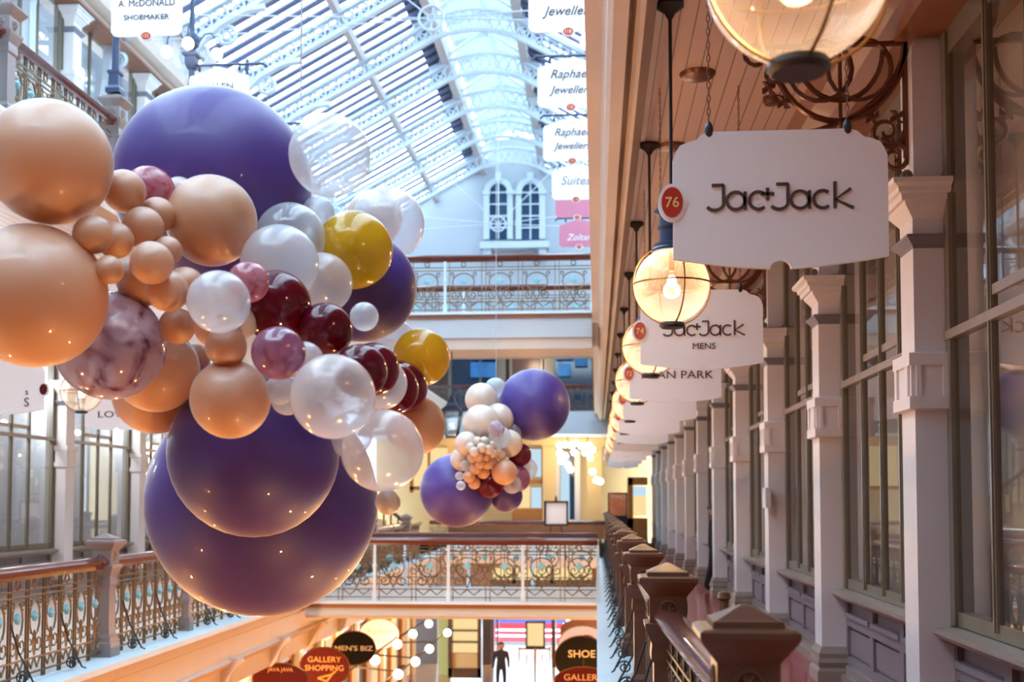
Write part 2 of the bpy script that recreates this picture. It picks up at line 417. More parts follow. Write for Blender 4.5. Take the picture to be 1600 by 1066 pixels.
DM = XLA - XL
y = -4.0; bars = MB(); 
while y < YE:
    for sd in (-1, 1):
        x0, z0 = slope_pt(sd, 0); x1, z1 = slope_pt(sd, DM + 0.3)
        bars.add([(x0, y, z0), (x0, y + 0.23, z0), (x1, y + 0.23, z1), (x1, y, z1), (x0, y, z0 + 0.05), (x0, y + 0.23, z0 + 0.05), (x1, y + 0.23, z1 + 0.05), (x1, y, z1 + 0.05)],
                 [(0, 1, 2, 3), (7, 6, 5, 4), (0, 4, 5, 1), (1, 5, 6, 2), (2, 6, 7, 3), (3, 7, 4, 0)])
    y += 0.52
bars.build('glazing_bars', ROOFBAR, roof, smooth=0)
pu = MB()
for sd in (-1, 1):
    for d, wd in ((0.02, 0.22), (1.9, 0.16), (DM - 0.2, 0.2)):
        x, z = slope_pt(sd, d); pu.box(x - wd / 2, x + wd / 2, -4, YE, z - 0.30, z - 0.06)
pu.build('purlin', ROOFBEAM, roof, smooth=0)
dk = MB()
for sd in (-1, 1):
    x0, z0 = slope_pt(sd, 0.12); x1, z1 = slope_pt(sd, 0.62)
    dk.add([(x0, -4, z0 + 0.16), (x0, YE, z0 + 0.16), (x1, YE, z1 + 0.16), (x1, -4, z1 + 0.16), (x0, -4, z0 + 0.2), (x0, YE, z0 + 0.2), (x1, YE, z1 + 0.2), (x1, -4, z1 + 0.2)], [(0, 1, 2, 3), (7, 6, 5, 4), (0, 4, 5, 1), (1, 5, 6, 2), (2, 6, 7, 3), (3, 7, 4, 0)])
dk.build('ridge_flashing', ROOFDARK, roof, smooth=0)
gl = MB()
for sd in (-1, 1):
    x0, z0 = slope_pt(sd, 0); x1, z1 = slope_pt(sd, DM + 0.3)
    gl.add([(x0, -4, z0 + 0.15), (x0, YE, z0 + 0.15), (x1, YE, z1 + 0.15), (x1, -4, z1 + 0.15)], [(0, 1, 2, 3)])
gl.build('roof_pane', ROOFGLASS, roof, smooth=0); gl = MB(); gl.add([(XLA, -4, 15.95), (XLA, YE, 15.95), (XC, YE, 16.25), (XC, -4, 16.25), (XRA, -4, 15.95), (XRA, YE, 15.95)], [(0, 1, 2, 3), (3, 2, 5, 4)])
gl.build('lantern_pane', LANTGLASS, roof, smooth=0)
ln = MB()
for x in (XLA, XRA):
    ln.box(x - 0.05, x + 0.05, -4, YE, ZR, ZR + 0.35); ln.box(x - 0.05, x + 0.05, -4, YE, 15.75, 15.95)
yy = -3.0
while yy < YE:
    for x in (XLA, XRA): ln.box(x - 0.05, x + 0.05, yy - 0.08, yy + 0.08, ZR, 15.9)
    ln.add([(XLA, yy - .06, 15.8), (XLA, yy + .06, 15.8), (XC, yy + .06, 16.1), (XC, yy - .06, 16.1), (XLA, yy - .06, 15.92), (XLA, yy + .06, 15.92), (XC, yy + .06, 16.22), (XC, yy - .06, 16.22)], [(0, 1, 2, 3), (7, 6, 5, 4), (0, 4, 5, 1), (2, 6, 7, 3), (1, 5, 6, 2), (3, 7, 4, 0)])
    ln.add([(XRA, yy - .06, 15.8), (XRA, yy + .06, 15.8), (XC, yy + .06, 16.1), (XC, yy - .06, 16.1), (XRA, yy - .06, 15.92), (XRA, yy + .06, 15.92), (XC, yy + .06, 16.22), (XC, yy - .06, 16.22)], [(0, 1, 2, 3), (7, 6, 5, 4), (0, 4, 5, 1), (2, 6, 7, 3), (1, 5, 6, 2), (3, 7, 4, 0)])
    yy += 1.5
ln.box(XC - 0.06, XC + 0.06, -4, YE, 16.05, 16.25)
ln.build('lantern_frame', WHITE, roof, smooth=0)


# ------------------------------------------------------------------ roof trusses
def circ(cx, cz, r, n=12, y=0.0): return [(cx + r * math.cos(2 * PI * i / n), y, cz + r * math.sin(2 * PI * i / n)) for i in range(n)]


def make_truss():
    t = empty('roof_truss')
    for sd in (-1, 1):
        a = slope_pt(sd, -0.1); b = slope_pt(sd, DM)
        ch = MB()
        for off, th in ((-0.30, 0.055), (-0.78, 0.05)):
            k = 1 if off > -0.5 else 0.93
            bb = slope_pt(sd, DM * k); ch.rings([[(x, -0.09, z + off - th), (x, 0.09, z + off - th), (x, 0.09, z + off + th), (x, -0.09, z + off + th)] for x, z in (a, bb)])
        ch.build('rafter', WHITE, t, smooth=0)
        fl = MB(); n = 13
        for i in range(n):
            d = DM * 0.93 * (i + 0.5) / n; x, z = slope_pt(sd, d); z -= 0.54
            fl.tube(circ(x, z, 0.15, 8), 0.032, 4, True); fl.ball((x, 0, z), 0.045, 6, 4)
            d2 = DM * 0.93 * i / n; d3 = DM * 0.93 * (i + 1) / n
            x2, z2 = slope_pt(sd, d2); x3, z3 = slope_pt(sd, d3)
            fl.tube([(x2, 0, z2 - 0.38), (x3, 0, z3 - 0.74)], 0.022, 4); fl.tube([(x2, 0, z2 - 0.74), (x3, 0, z3 - 0.38)], 0.022, 4)
        fl.build('filigree', WHITE, t, smooth=0)
        # curved bracket down the wall with pierced scrollwork
        br = MB(); e = slope_pt(sd, DM); m = slope_pt(sd, DM - 2.2)
        pts = []
        for i in range(11):
            q = i / 10; a1 = q * PI / 2
            pts.append((e[0] + (m[0] - e[0]) * (1 - math.cos(a1)), 0, (e[1] - 3.1) + (m[1] - 0.95 - (e[1] - 3.1)) * math.sin(a1)))
        br.tube(pts, 0.10, 6)
        br.box(min(e[0], e[0] - sd * 0.12), max(e[0], e[0] - sd * 0.12), -0.1, 0.1, e[1] - 3.2, e[1] - 0.3)
        for q in range(3):
            for (fx, fz, rr) in ((0.30, 0.18, 0.30), (0.62, 0.10, 0.2), (0.16, 0.42, 0.2), (0.45, 0.38, 0.13), (0.13, 0.66, 0.12))[q * 2:q * 2 + 2]:
                cx = e[0] + (m[0] - e[0]) * fx; cz = e[1] - 0.55 - 2.4 * fz + (m[1] - e[1]) * fx * 0.6
                br.tube(circ(cx, cz, rr, 12), 0.05, 4, True); br.tube(circ(cx, cz, rr * 0.45, 8), 0.04, 4, True)
                for k in range(4): br.tube([(cx + rr * .45 * math.cos(k * PI / 2 + .7), 0, cz + rr * .45 * math.sin(k * PI / 2 + .7)), (cx + rr * math.cos(k * PI / 2 + .7), 0, cz + rr * math.sin(k * PI / 2 + .7))], 0.035, 4)
        br.build('bracket', WHITE, t, smooth=30)
    # shallow arch across the lantern
    ar = MB()
    def apt(q, up): return (XLA - 0.5 + (XRA - XLA + 1.0) * q, 0, ZR - 0.95 + up + 0.42 * math.sin(PI * q))
    for up, r_ in ((0, 0.07), (0.55, 0.05)): ar.tube([apt(i / 12, up) for i in range(13)], r_, 5)
    for i in range(12):
        p0, p1 = apt(i / 12, 0), apt((i + 1) / 12, 0.55); ar.tube([p0, p1], 0.028, 4)
        p0, p1 = apt(i / 12, 0.55), apt((i + 1) / 12, 0.0); ar.tube([p0, p1], 0.028, 4)
    ar.tube([(XLA - 0.2, 0, ZR - 0.2), (XC, 0, ZR + 0.75), (XRA + 0.2, 0, ZR - 0.2)], 0.05, 4)
    ar.build('arch', WHITE, t, smooth=30)
    return t


tr0 = make_truss()
for i in range(11):
    Y = 11.7 + 3.0 * i + (0 if i else 0)
    o = tr0 if i == 0 else tree(tr0)
    o.location = (0, Y, 0)
    vis = i - 4
    lb = ('white filigree roof truss, %s beyond the upper left lamp posts' % ORD[max(0, i)]) if i else 'white filigree roof truss nearest the camera, above the hanging signs'
    tag(o, lb, 'roof truss', 'white filigree trusses under the glass roof')


def tie_wheel(Y, z, label):
    t = empty('tie_rod_wheel', (XC, Y, z))
    MB().tube(circ(0, 0, 0.25, 20), 0.03, 6, True).tube(circ(0, 0, 0.07, 10), 0.025, 6, True).build('rim', WHITE, t)
    s = MB()
    for k in range(8): a = k * PI / 4; s.tube([(0, 0, 0), (0.25 * math.cos(a), 0, 0.25 * math.sin(a))], 0.016, 4)
    s.build('spoke', WHITE, t)
    for dx, dz in ((0, ZR + 0.2 - z), (-DM - 0.55, zl - 0.6 - z), (DM + 0.55, zl - 0.6 - z), (-2.6, ZR - 1.4 - z), (2.6, ZR - 1.4 - z), (-DM - 0.9, -0.3), (DM + 0.5, -0.3)):
        MB().tube([(0, 0, 0), (dx, 0, dz)], 0.016, 4).build('rod', WHITE, t)
    tag(t, label, 'tie rod', 'wheel hubs of the roof tie rods')


tie_wheel(22.0, 11.25, 'white spoked tie-rod wheel high up near the top edge of the view')
tie_wheel(37.4, 10.9, 'white spoked tie-rod wheel hanging before the left arched window')

# ------------------------------------------------------------------ end wall windows
def arch_window(n, xc, z0, z1, wd):
    t = struct(empty('window_%d' % n, (xc, YE, z0))); h = z1 - z0 - wd / 2
    def outline(r, zz0, y):
        return [(-r, y, zz0)] + [(-r * math.cos(PI * i / 12), y, h + r * math.sin(PI * i / 12)) for i in range(13)] + [(r, y, zz0)]
    s = MB(); a = outline(wd / 2 + 0.22, 0, -0.18); b = outline(wd / 2, 0, -0.18); c_ = outline(wd / 2 + 0.22, 0, 0.0); d_ = outline(wd / 2, 0, 0.1)
    k = len(a); vs = a + b + c_ + d_
    fs = []
    for i in range(k - 1): fs += [(i, i + 1, i + 1 + k, i + k), (i, i + 2 * k, i + 1 + 2 * k, i + 1), (i + k, i + 1 + k, i + 1 + 3 * k, i + 3 * k)]
    s.add(vs, fs); s.box(-0.12, 0.12, -0.26, -0.1, h + wd / 2 + 0.05, h + wd / 2 + 0.4)
    for q in (-1, 1): s.box(q * (wd / 2 + 0.12) - 0.15, q * (wd / 2 + 0.12) + 0.15, -0.25, 0, h - 0.1, h + 0.06)
    s.build('surround', WHITE, t, smooth=30)
    gg = MB(); o_ = outline(wd / 2, 0, -0.05); gg.add(o_, [tuple(range(len(o_)))]); gg.build('pane', BLUEPANE, t, smooth=0)
    m = MB().box(-0.03, 0.03, -0.12, -0.04, 0, h + wd / 2)
    for q in range(1, 5): m.box(-wd / 2, wd / 2, -0.11, -0.05, h * q / 4 - 0.03, h * q / 4 + 0.03)
    m.build('glazing_bar', WHITE, t, smooth=0)


for n, px in ((1, 779), (2, 829)):
    p = at(px, 375, YE); q = at(px, 288, YE); arch_window(n, p.x, p.z, q.z, 0.70)
p0, p1 = at(752, 388, YE), at(858, 380, YE)
struct(MB().box(p0.x, p1.x, YE - 0.45, YE, p0.z - 0.1, p1.z).box(p0.x + 0.1, p0.x + 0.4, YE - 0.3, YE, p0.z - 0.5, p0.z - 0.1).box(p1.x - 0.4, p1.x - 0.1, YE - 0.3, YE, p0.z - 0.5, p0.z - 0.1).build('trim_9', WHITE, smooth=0))


# ------------------------------------------------------------------ pilasters and shopfronts
def make_pilaster(up, attic=True):
    """origin on the wall line, at the camera-side foot; projects to -x; up = extra height of the lower shaft"""
    t = empty('pilaster'); x0, w_ = -0.22, 0.32
    MB().rect([(0, 0.05), (0.10, 0.05), (0.13, 0.03), (0.18, 0.045), (0.22, 0.03), (0.26, 0.035), (0.32, 0.0)], x0, 0, w_).build('base', SILL, t, smooth=0)
    MB().rect([(0.32, 0), (2.24 + up, 0)], x0, 0, w_).build('lower_shaft', PALE, t, smooth=0)
    u = up; b = MB().rect([(2.24 + u, 0.0), (2.25 + u, 0.045), (2.33 + u, 0.045), (2.33 + u, 0.03), (2.53 + u, 0.03), (2.53 + u, 0.045), (2.61 + u, 0.045), (2.62 + u, 0.0)], x0, 0, w_)
    # recessed square on the camera-facing side
    b.box(x0 + 0.0, x0 + 0.03, -0.047, -0.02, 2.33 + u, 2.53 + u); b.box(-0.05, -0.0, -0.047, -0.02, 2.33 + u, 2.53 + u)
    b.box(x0 - 0.047, x0 - 0.02, 0.0, 0.05, 2.33 + u, 2.53 + u); b.box(x0 - 0.047, x0 - 0.02, w_ - 0.05, w_, 2.33 + u, 2.53 + u)
    b.build('block', PALE, t, smooth=0)
    MB().rect([(2.62 + u, -0.004), (3.30 + u, -0.004)], x0, 0, w_).build('upper_shaft', PALE, t, smooth=0)
    MB().rect([(3.30 + u, -0.004), (3.32 + u, 0.0), (3.37 + u, 0.045), (3.385 + u, 0.045), (3.39 + u, 0.0)], x0, 0, w_).build('necking', BANDGREY, t, smooth=0)
    MB().rect([(3.39 + u, -0.004), (3.50 + u, -0.004), (3.52 + u, 0.01), (3.58 + u, 0.055), (3.60 + u, 0.06), (3.60 + u, 0.085), (3.64 + u, 0.09), (3.65 + u, 0.11), (3.68 + u, 0.115), (3.70 + u, 0.15), (3.73 + u, 0.155), (3.73 + u, 0.0)], x0, 0, w_).build('capital', PALE, t, smooth=0)
    if attic: MB().rect([(3.73 + u, -0.02), (4.62 + u, -0.02), (4.68 + u, -0.035), (4.72 + u, -0.06)], x0, 0, w_).build('attic_shaft', PALE, t, smooth=40)
    r = MB()
    for yy in (0.02,): r.tube(circ(x0 - 0.03, 3.78 + u, 0.028, 10, yy - 0.02), 0.014, 5, True).ball((x0 - 0.03, yy - 0.02, 3.78 + u), 0.018, 8, 6)
    r.tube([(x0 - 0.03, 0, 3.75 + u), (x0 + 0.1, -0.02, 3.745 + u), (-0.03, -0.02, 3.76 + u), (0.0, -0.02, 3.83 + u)], 0.012, 5)
    r.build('rosette', SILL, t, smooth=40)
    return t


def make_front(L, h_up=0.0, pane=SHOPGLASS):
    """shopfront between pilasters, origin on the wall line; runs along +y for L, faces -x"""
    t = empty('window_0'); u = h_up
    MB().box(-0.02, 0.14, 0, L, 0.0, 0.16 + u).box(-0.06, 0.14, 0, L, 0, 0.08).build('plinth', SILL, t, smooth=0)
    n = 3; d = MB().box(0.04, 0.12, 0, L, 0.16 + u, 0.78 + u)
    for i in range(n + 1): d.box(0.0, 0.06, L * i / n - 0.06 if i else 0, L * i / n + 0.06 if i < n else L, 0.16 + u, 0.78 + u)
    for i in range(n):
        a, b = L * i / n + 0.06, L * (i + 1) / n - 0.06
        d.box(0.0, 0.05, a, b, 0.16 + u, 0.24 + u).box(0.0, 0.05, a, b, 0.52 + u, 0.60 + u).box(-0.02, 0.04, a - .02, b + .02, 0.60 + u, 0.64 + u)
        d.box(0.02, 0.05, a + 0.03, b - 0.03, 0.27 + u, 0.49 + u)
    d.build('dado', DADO, t, smooth=0)
    MB().prism([(-0.02, 0.74 + u), (-0.10, 0.78 + u), (-0.13, 0.81 + u), (-0.13, 0.84 + u), (0.14, 0.87 + u), (0.14, 0.74 + u)], 'Y', 0, L).build('sill', SILL, t, smooth=0)
    fr = MB().box(-0.02, 0.10, 0, 0.09, 0.86 + u, 4.70 + u).box(-0.02, 0.10, L - 0.09, L, 0.86 + u, 4.70 + u).box(0.0, 0.10, 0, L, 0.86 + u, 0.95 + u).box(0.0, 0.10, 0, L, 4.55 + u, 4.72 + u)
    fr.box(-0.04, -0.0, 0, 0.03, 0.86 + u, 4.70 + u)
    fr.build('frame', OLIVE, t, smooth=0)
    for q in (0.30, 0.5, 0.72): MB().box(-0.012, 0.03, L * q - 0.03, L * q + 0.03, 0.9 + u, 4.6 + u).box(-0.022, -0.012, L * q - 0.012, L * q + 0.012, 0.9 + u, 4.6 + u).build('mullion', OLIVE, t, smooth=0)
    MB().box(-0.03, 0.04, 0, L, 2.69 + u, 2.75 + u).box(-0.005, 0.03, L * .3, L * .72, 2.84 + u, 2.90 + u).build('transom', SILL, t, smooth=0)
    MB().add([(0.006, 0, 0.9 + u), (0.006, L, 0.9 + u), (0.006, L, 4.6 + u), (0.006, 0, 4.6 + u)], [(0, 1, 2, 3)]).build('pane', pane, t, smooth=0)
    return t


WIN = [10]


def win_name(o):
    o.name = 'window_%d' % WIN[0]; WIN[0] += 1; struct(o); return o


pil = make_pilaster(0.0); frt = make_front(SP - 0.32)
Y0R = 7.52 - SP
for i in range(13):
    Y = Y0R + SP * i
    o = pil if i == 0 else tree(pil)
    o.location = (XR, Y, 0)
    tag(o, 'pink-cream square pilaster of the right shopfronts, ' + ('just outside the right edge' if i == 0 else '%s one seen counting from the camera' % ['', 'first'] [i] if i == 1 else '%s one seen counting from the camera' % ORD[i - 1]), 'pilaster', 'pilasters along the right shopfronts')
    fo = frt if i == 0 else tree(frt)
    fo.location = (XR, Y + 0.32, 0); win_name(fo)
YPL = 18.94
for i in range(10):
    Y = YPL - 3 * SP + SP * i
    o = tree(pil, loc=(XL, Y + 0.32, 0), rz=PI); tag(o, 'pale blue-white pilaster of the left first-floor shopfronts, %s along from the camera' % ORD[i], 'pilaster', 'pilasters along the left first-floor shopfronts')
    f2 = tree(frt, loc=(XL, Y + SP, 0), rz=PI); win_name(f2)
pil2 = make_pilaster(1.15, False); frt2 = make_front(SP - 0.32, 0.35)
for i in range(10):
    Y = YPL - 3 * SP + SP * i
    o = pil2 if i == 0 else tree(pil2)
    o.location = (XL, Y + 0.32, 5.42); o.rotation_euler = (0, 0, PI)
    tag(o, 'tall white pilaster of the upper left gallery, %s along from the camera' % ORD[i], 'pilaster', 'pilasters of the upper left gallery')
    f2 = frt2 if i == 0 else tree(frt2)
    f2.location = (XL, Y + SP, 5.42); f2.rotation_euler = (0, 0, PI); win_name(f2)

# ------------------------------------------------------------------ ironwork
def spiral(cx, cz, r0, turns, a0, sgn, n=16): 
    return [(cx + r0 * (1 - 0.85 * i / n) * math.cos(a0 + sgn * turns * 2 * PI * i / n), 0, cz + r0 * (1 - 0.85 * i / n) * math.sin(a0 + sgn * turns * 2 * PI * i / n)) for i in range(n + 1)]


def iron_cells(n, w_, k=1.0, r=0.0105):
    b = MB()
    for z in (0.06, 0.20, 0.80, 0.86): b.box(0, n * w_, -0.012, 0.012, z * k - 0.008, z * k + 0.008)
    for i in range(n):
        u = i * w_; c = u + w_ / 2
        for d in (0.0, 0.10 * w_ + 0.01):
            b.box(u + d - 0.007, u + d + 0.007, -0.01, 0.01, 0, 0.98 * k)
        b.tube(circ(c, 0.92 * k, 0.045, 8), r, 4, True)
        b.tube([(c + 0.30 * w_ * math.cos(t), 0, 0.58 * k + 0.17 * k * math.sin(t)) for t in [2 * PI * q / 14 for q in range(14)]], r, 4, True)
        for s_ in (-1, 1):
            b.tube(spiral(c + s_ * 0.24 * w_, 0.34 * k, 0.11 * k * min(1, w_ / .5 + .3), 1.4, PI / 2, s_, 14), r, 4)
            b.tube(spiral(c + s_ * 0.32 * w_, 0.73 * k, 0.055 * k, 1.1, -PI / 2, -s_, 9), r, 4)
            b.tube([(c, 0, 0.20 * k), (c + s_ * 0.18 * w_, 0, 0.10 * k), (c + s_ * 0.36 * w_, 0, 0.19 * k)], r, 4)
            b.tube([(c, 0, 0.46 * k), (c + s_ * .08 * w_, 0, 0.36 * k), (c, 0, 0.22 * k)], r, 4)
    return b


def medal_mesh(r):
    b = MB(); pts = []
    for i in range(16):
        a = 2 * PI * i / 16; q = r * (1.0 if i % 4 == 0 else 0.72 if i % 2 == 0 else 0.80)
        pts.append((q * math.cos(a), q * math.sin(a)))
    b.rings([[(x * k_, yy, z * k_) for x, z in pts] for k_, yy in ((0.5, -0.03), (0.95, -0.018), (1.0, 0.0), (0.95, 0.018), (0.5, 0.03))])
    return b


def rail_mesh(L):
    return MB().add(*sum_prism([(-0.075, 0.02), (-0.085, 0.05), (-0.05, 0.085), (0, 0.095), (0.05, 0.085), (0.085, 0.05), (0.075, 0.02), (0.035, 0.0), (0.03, -0.035), (-0.03, -0.035), (-0.035, 0.0)], L))


def sum_prism(poly, L):
    n = len(poly)
    vs = [(0, p[0], p[1]) for p in poly] + [(L, p[0], p[1]) for p in poly]
    return vs, [tuple(range(n)), tuple(range(2 * n - 1, n - 1, -1))] + [(i, i + n, (i + 1) % n + n, (i + 1) % n) for i in range(n)]


def make_balustrade(n, w_, medals=True, stays=True, lace=None, posts=0, k=0.96):
    """runs along local +x from 0, stands on z=0, outer (void) side is -y"""
    t = empty('balustrade'); L = n * w_
    o = rail_mesh(L); ho = o.build('handrail', WOODRED, t, smooth=35); ho.location = (0, 0, k)
    iron_cells(n, w_, k).build('ironwork', lace or IRONGOLD, t, smooth=0)
    if medals:
        mm = medal_mesh(0.075 if w_ > 0.5 else 0.05).build('medallion', MEDAL, t, smooth=0); mm.location = (w_ / 2, 0, 0.60 * k)
        for i in range(1, n):
            c = mm.copy(); C.objects.link(c); c.location = (w_ * (i + .5), 0, 0.60 * k)
    if stays:
        x = w_
        while x < L:
            s = MB()
            s.tube([(x, -0.02, 0.55), (x, -0.10, 0.30), (x, -0.20, 0.12), (x, -0.24, 0.04), (x + 0.05, -0.26, 0.0 + 0.02)], 0.009, 4)
            s.tube([(x + 0.07 * math.cos(a) * (1 - a / 14), -0.14, 0.075 + 0.07 * math.sin(a) * (1 - a / 14)) for a in [q * 0.6 for q in range(17)]], 0.008, 4)
            s.tube([(x, -0.14 - 0.07 * math.cos(a) * (1 - a / 14), 0.075 + 0.065 * math.sin(a) * (1 - a / 14)) for a in [q * 0.6 for q in range(17)]], 0.008, 4)
            x += w_ * 3 if w_ < .5 else w_ * 2
            s.build('scroll_stay', IRONBLACK, t, smooth=0)
    if posts:
        for i in range(0, n + 1, posts):
            MB().square([(0.035, 0), (0.035, 0.12), (0.025, 0.14), (0.025, 0.55), (0.033, 0.57), (0.033, 0.6), (0.022, 0.62), (0.022, 0.93)], (i * w_, -0.03, 0)).build('post', LEDGE, t, smooth=0)
    return t


def make_newel(m):
    t = empty('newel_post')
    MB().square([(0.12, 0), (0.12, 0.14), (0.105, 0.16), (0.105, 0.2), (0.085, 0.24), (0.085, 0.30)]).build('base', m, t, smooth=0)
    MB().square([(0.08, 0.30), (0.08, 0.74), (0.095, 0.76), (0.095, 0.80), (0.09, 0.85), (0.10, 0.87), (0.128, 0.94), (0.132, 0.965), (0.105, 0.97)]).build('shaft', m, t, smooth=0)
    hd = MB().square([(0.104, 0.97), (0.104, 1.115), (0.155, 1.185), (0.163, 1.20), (0.163, 1.22), (0.15, 1.228), (0.118, 1.232), (0.115, 1.252), (0.098, 1.258), (0.03, 1.292), (0.012, 1.30)]).build('cap', m, t, smooth=0)
    r = MB()
    for a in range(4):
        M = Matrix.Rotation(a * PI / 2, 4, 'Z')
        q = MB().tube([(0.045 * math.cos(b), -0.106, 1.045 + 0.045 * math.sin(b)) for b in [2 * PI * j / 14 for j in range(14)]], 0.008, 5, True)
        for j in range(6): q.tube([(0, -0.108, 1.045), (0.032 * math.cos(j * PI / 3), -0.108, 1.045 + 0.032 * math.sin(j * PI / 3))], 0.008, 4)
        MB().add([M @ Vector(v) for v in q.v], q.f).build('rosette', m, hd, smooth=40)
    return t


def make_slim(m):
    t = empty('rail_post')
    MB().square([(0.075, 0), (0.075, 0.16), (0.06, 0.18)]).build('base', m, t, smooth=0)
    MB().square([(0.05, 0.18), (0.05, 0.34), (0.065, 0.36), (0.07, 0.40), (0.06, 0.44), (0.05, 0.46), (0.05, 0.93)]).build('shaft', m, t, smooth=0)
    return t


nw = make_newel(BRONZE); nwl = make_newel(GREYPOST); slm = make_slim(GREYPOST)
# right balustrade beside the camera
ysR = [1.0, 3.94, 6.58, 9.52, 12.4, 15.3, 18.2, 21.1, 24.0, 26.9, 29.8, 32.7, 35.6, 38.5, 41.4]
for i, Y in enumerate(ysR):
    o = nw if i == 0 else tree(nw)
    o.location = (0.50 if i == 1 else 0.40 if i == 2 else 0.385, Y, 0)
    if i == 0: o.location.x = 0.75
    tag(o, 'brown newel post with pyramid cap on right balustrade, ' + ('just below the frame' if i == 0 else ['', 'largest and blurred in the foreground', 'second from the camera with rosette'][i] if i < 3 else '%s from the camera' % ORD[i - 1]), 'newel post', 'newel posts of the right balustrade')
balR = make_balustrade(8, 0.345, False, True, IRONBLACK)
for i in range(1, len(ysR)):
    if i == 1: continue
    Y, Yp = ysR[i], ysR[i - 1]
    o = balR if i == 2 else tree(balR)
    xa = 0.50 if i == 2 else 0.385
    o.location = (0.40 if i > 2 else 0.47, Yp + 0.12, 0); o.rotation_euler = (0, 0, PI / 2)
    o.rotation_euler = (0, 0, PI / 2 + (0.03 if i == 2 else 0)); o.scale = ((Y - Yp - 0.24) / 2.76, -1, 1)
    tag(o, 'cedar-railed iron balustrade bay ending at the %s newel post on the right' % ORD[i - 1], 'balustrade', 'balustrade bays on the right gallery')
# left first-floor balustrade
balL = make_balustrade(7, 0.345, True, True)
for i, Y in enumerate([7.0, 9.41, 11.82, 14.23, 16.64, 19.05, 21.46, 23.9, 26.3, 28.7, 31.1]):
    big = i % 2 == 0
    src = nwl if big else slm
    first = (i == 0 or i == 1)
    o = src if first else tree(src)
    o.location = (-5.22, Y, 0.012)
    tag(o, ('grey-brown capped newel post of the left first-floor balustrade, ' if big else 'slim grey rail post of the left first-floor balustrade, ') + '%s upright along from the camera' % ORD[i], 'newel post' if big else 'rail post')
    b = balL if i == 0 else tree(balL)
    b.location = (-5.22, Y + 0.09, 0.012); b.rotation_euler = (0, 0, PI / 2); b.scale = (0.925, 1, 1)
    tag(b, 'bronze lace balustrade bay with turquoise medallions, left first floor, starting at the %s upright' % ORD[i], 'balustrade', 'balustrade bays of the left first floor')
# left second-floor balustrade
balU = make_balustrade(8, 0.33, True, False)
for i, Y in enumerate([8.26, 10.9, 13.54, 16.18, 18.82, 21.46, 24.1]):
    o = tree(nwl, loc=(-5.96, Y, 5.42)); tag(o, 'capped newel post of the upper left balustrade, %s along' % ORD[i], 'newel post', 'newel posts of the upper left balustrade')
    b = balU if i == 0 else tree(balU)
    b.location = (-5.96, Y + 0.11, 5.42); b.rotation_euler = (0, 0, PI / 2)
    b.scale = (0.915, 1, 0.94)
    tag(b, 'upper left balustrade bay with dark red rail starting at the %s newel' % ORD[i], 'balustrade', 'balustrade bays of the upper left gallery')

# consoles under the left ledge
con = empty('console_bracket')
MB().prism([(0, -0.50), (0.30, -0.50), (0.32, -0.56), (0.24, -0.62), (0.16, -0.72), (0.12, -0.86), (0.02, -0.96), (0, -0.96)], 'Y', -0.06, 0.06).build('scroll', CREAM, con, smooth=35)
for i in range(10):
    o = con if i == 0 else tree(con)
    o.location = (-5.16, 8.2 + 2.41 * i, 0); tag(o, 'cream console bracket under the left first-floor ledge, %s along' % ORD[i], 'bracket', 'console brackets under the left ledge')


# ------------------------------------------------------------------ footbridges
def bridge(name_lbl, x0, x1, Ya, Yb, zt, zb, zb2):
    t = empty('footbridge', (0, 0, 0))
    MB().box(x0, x1, Ya + 0.1, Yb - 0.1, zb + 0.02, zt - 0.02).build('deck', CREAM, t, smooth=0)
    MB().box(x0, x1, Ya - 0.08, Ya + 0.2, zt - 0.05, zt).build('ledge', LEDGE, t, smooth=0); MB().box(x0, x1, Yb - 0.2, Yb + 0.08, zt - 0.05, zt).build('ledge', LEDGE, t, smooth=0)
    MB().box(x0, x1, Ya - 0.04, Ya, zt - 0.12, zt - 0.05).build('moulding', CEDAR, t, smooth=0)
    MB().box(x0, x1, Ya, Ya + 0.1, zb, zt - 0.05).build('fascia', WHITE, t, smooth=0); MB().box(x0, x1, Yb - 0.1, Yb, zb, zt - 0.05).build('fascia', WHITE, t, smooth=0)
    MB().box(x0, x1, Ya + 0.05, Ya + 0.35, zb2, zb + 0.02).build('beam', CREAM, t, smooth=0)
    tag(t, name_lbl, 'bridge')


bridge('lower footbridge crossing the void below the distant balloons', -4.88, 0.0, 18.85, 22.0, 0.0, -0.25, -0.30)
bridge('upper footbridge crossing the void under the arched windows', -5.63, -0.07, 21.4, 24.6, 5.25, 4.76, 4.55)
b1 = make_balustrade(8, 0.62, True, False, None, 2); b1.location = (-4.94, 18.9, 0.0); tag(b1, 'near balustrade of the lower footbridge with six turquoise medallions in view', 'balustrade')
b1b = tree(b1, loc=(-4.94, 21.9, 0.0)); tag(b1b, 'far balustrade of the lower footbridge', 'balustrade')
b2 = make_balustrade(8, 0.70, True, False, None, 4); b2.location = (-5.67, 21.45, 5.25); b2.scale = (1, 1, 1.06); tag(b2, 'near balustrade of the upper footbridge before the grey gable wall', 'balustrade')
b2b = tree(b2, loc=(-5.67, 24.5, 5.25)); tag(b2b, 'far balustrade of the upper footbridge', 'balustrade')

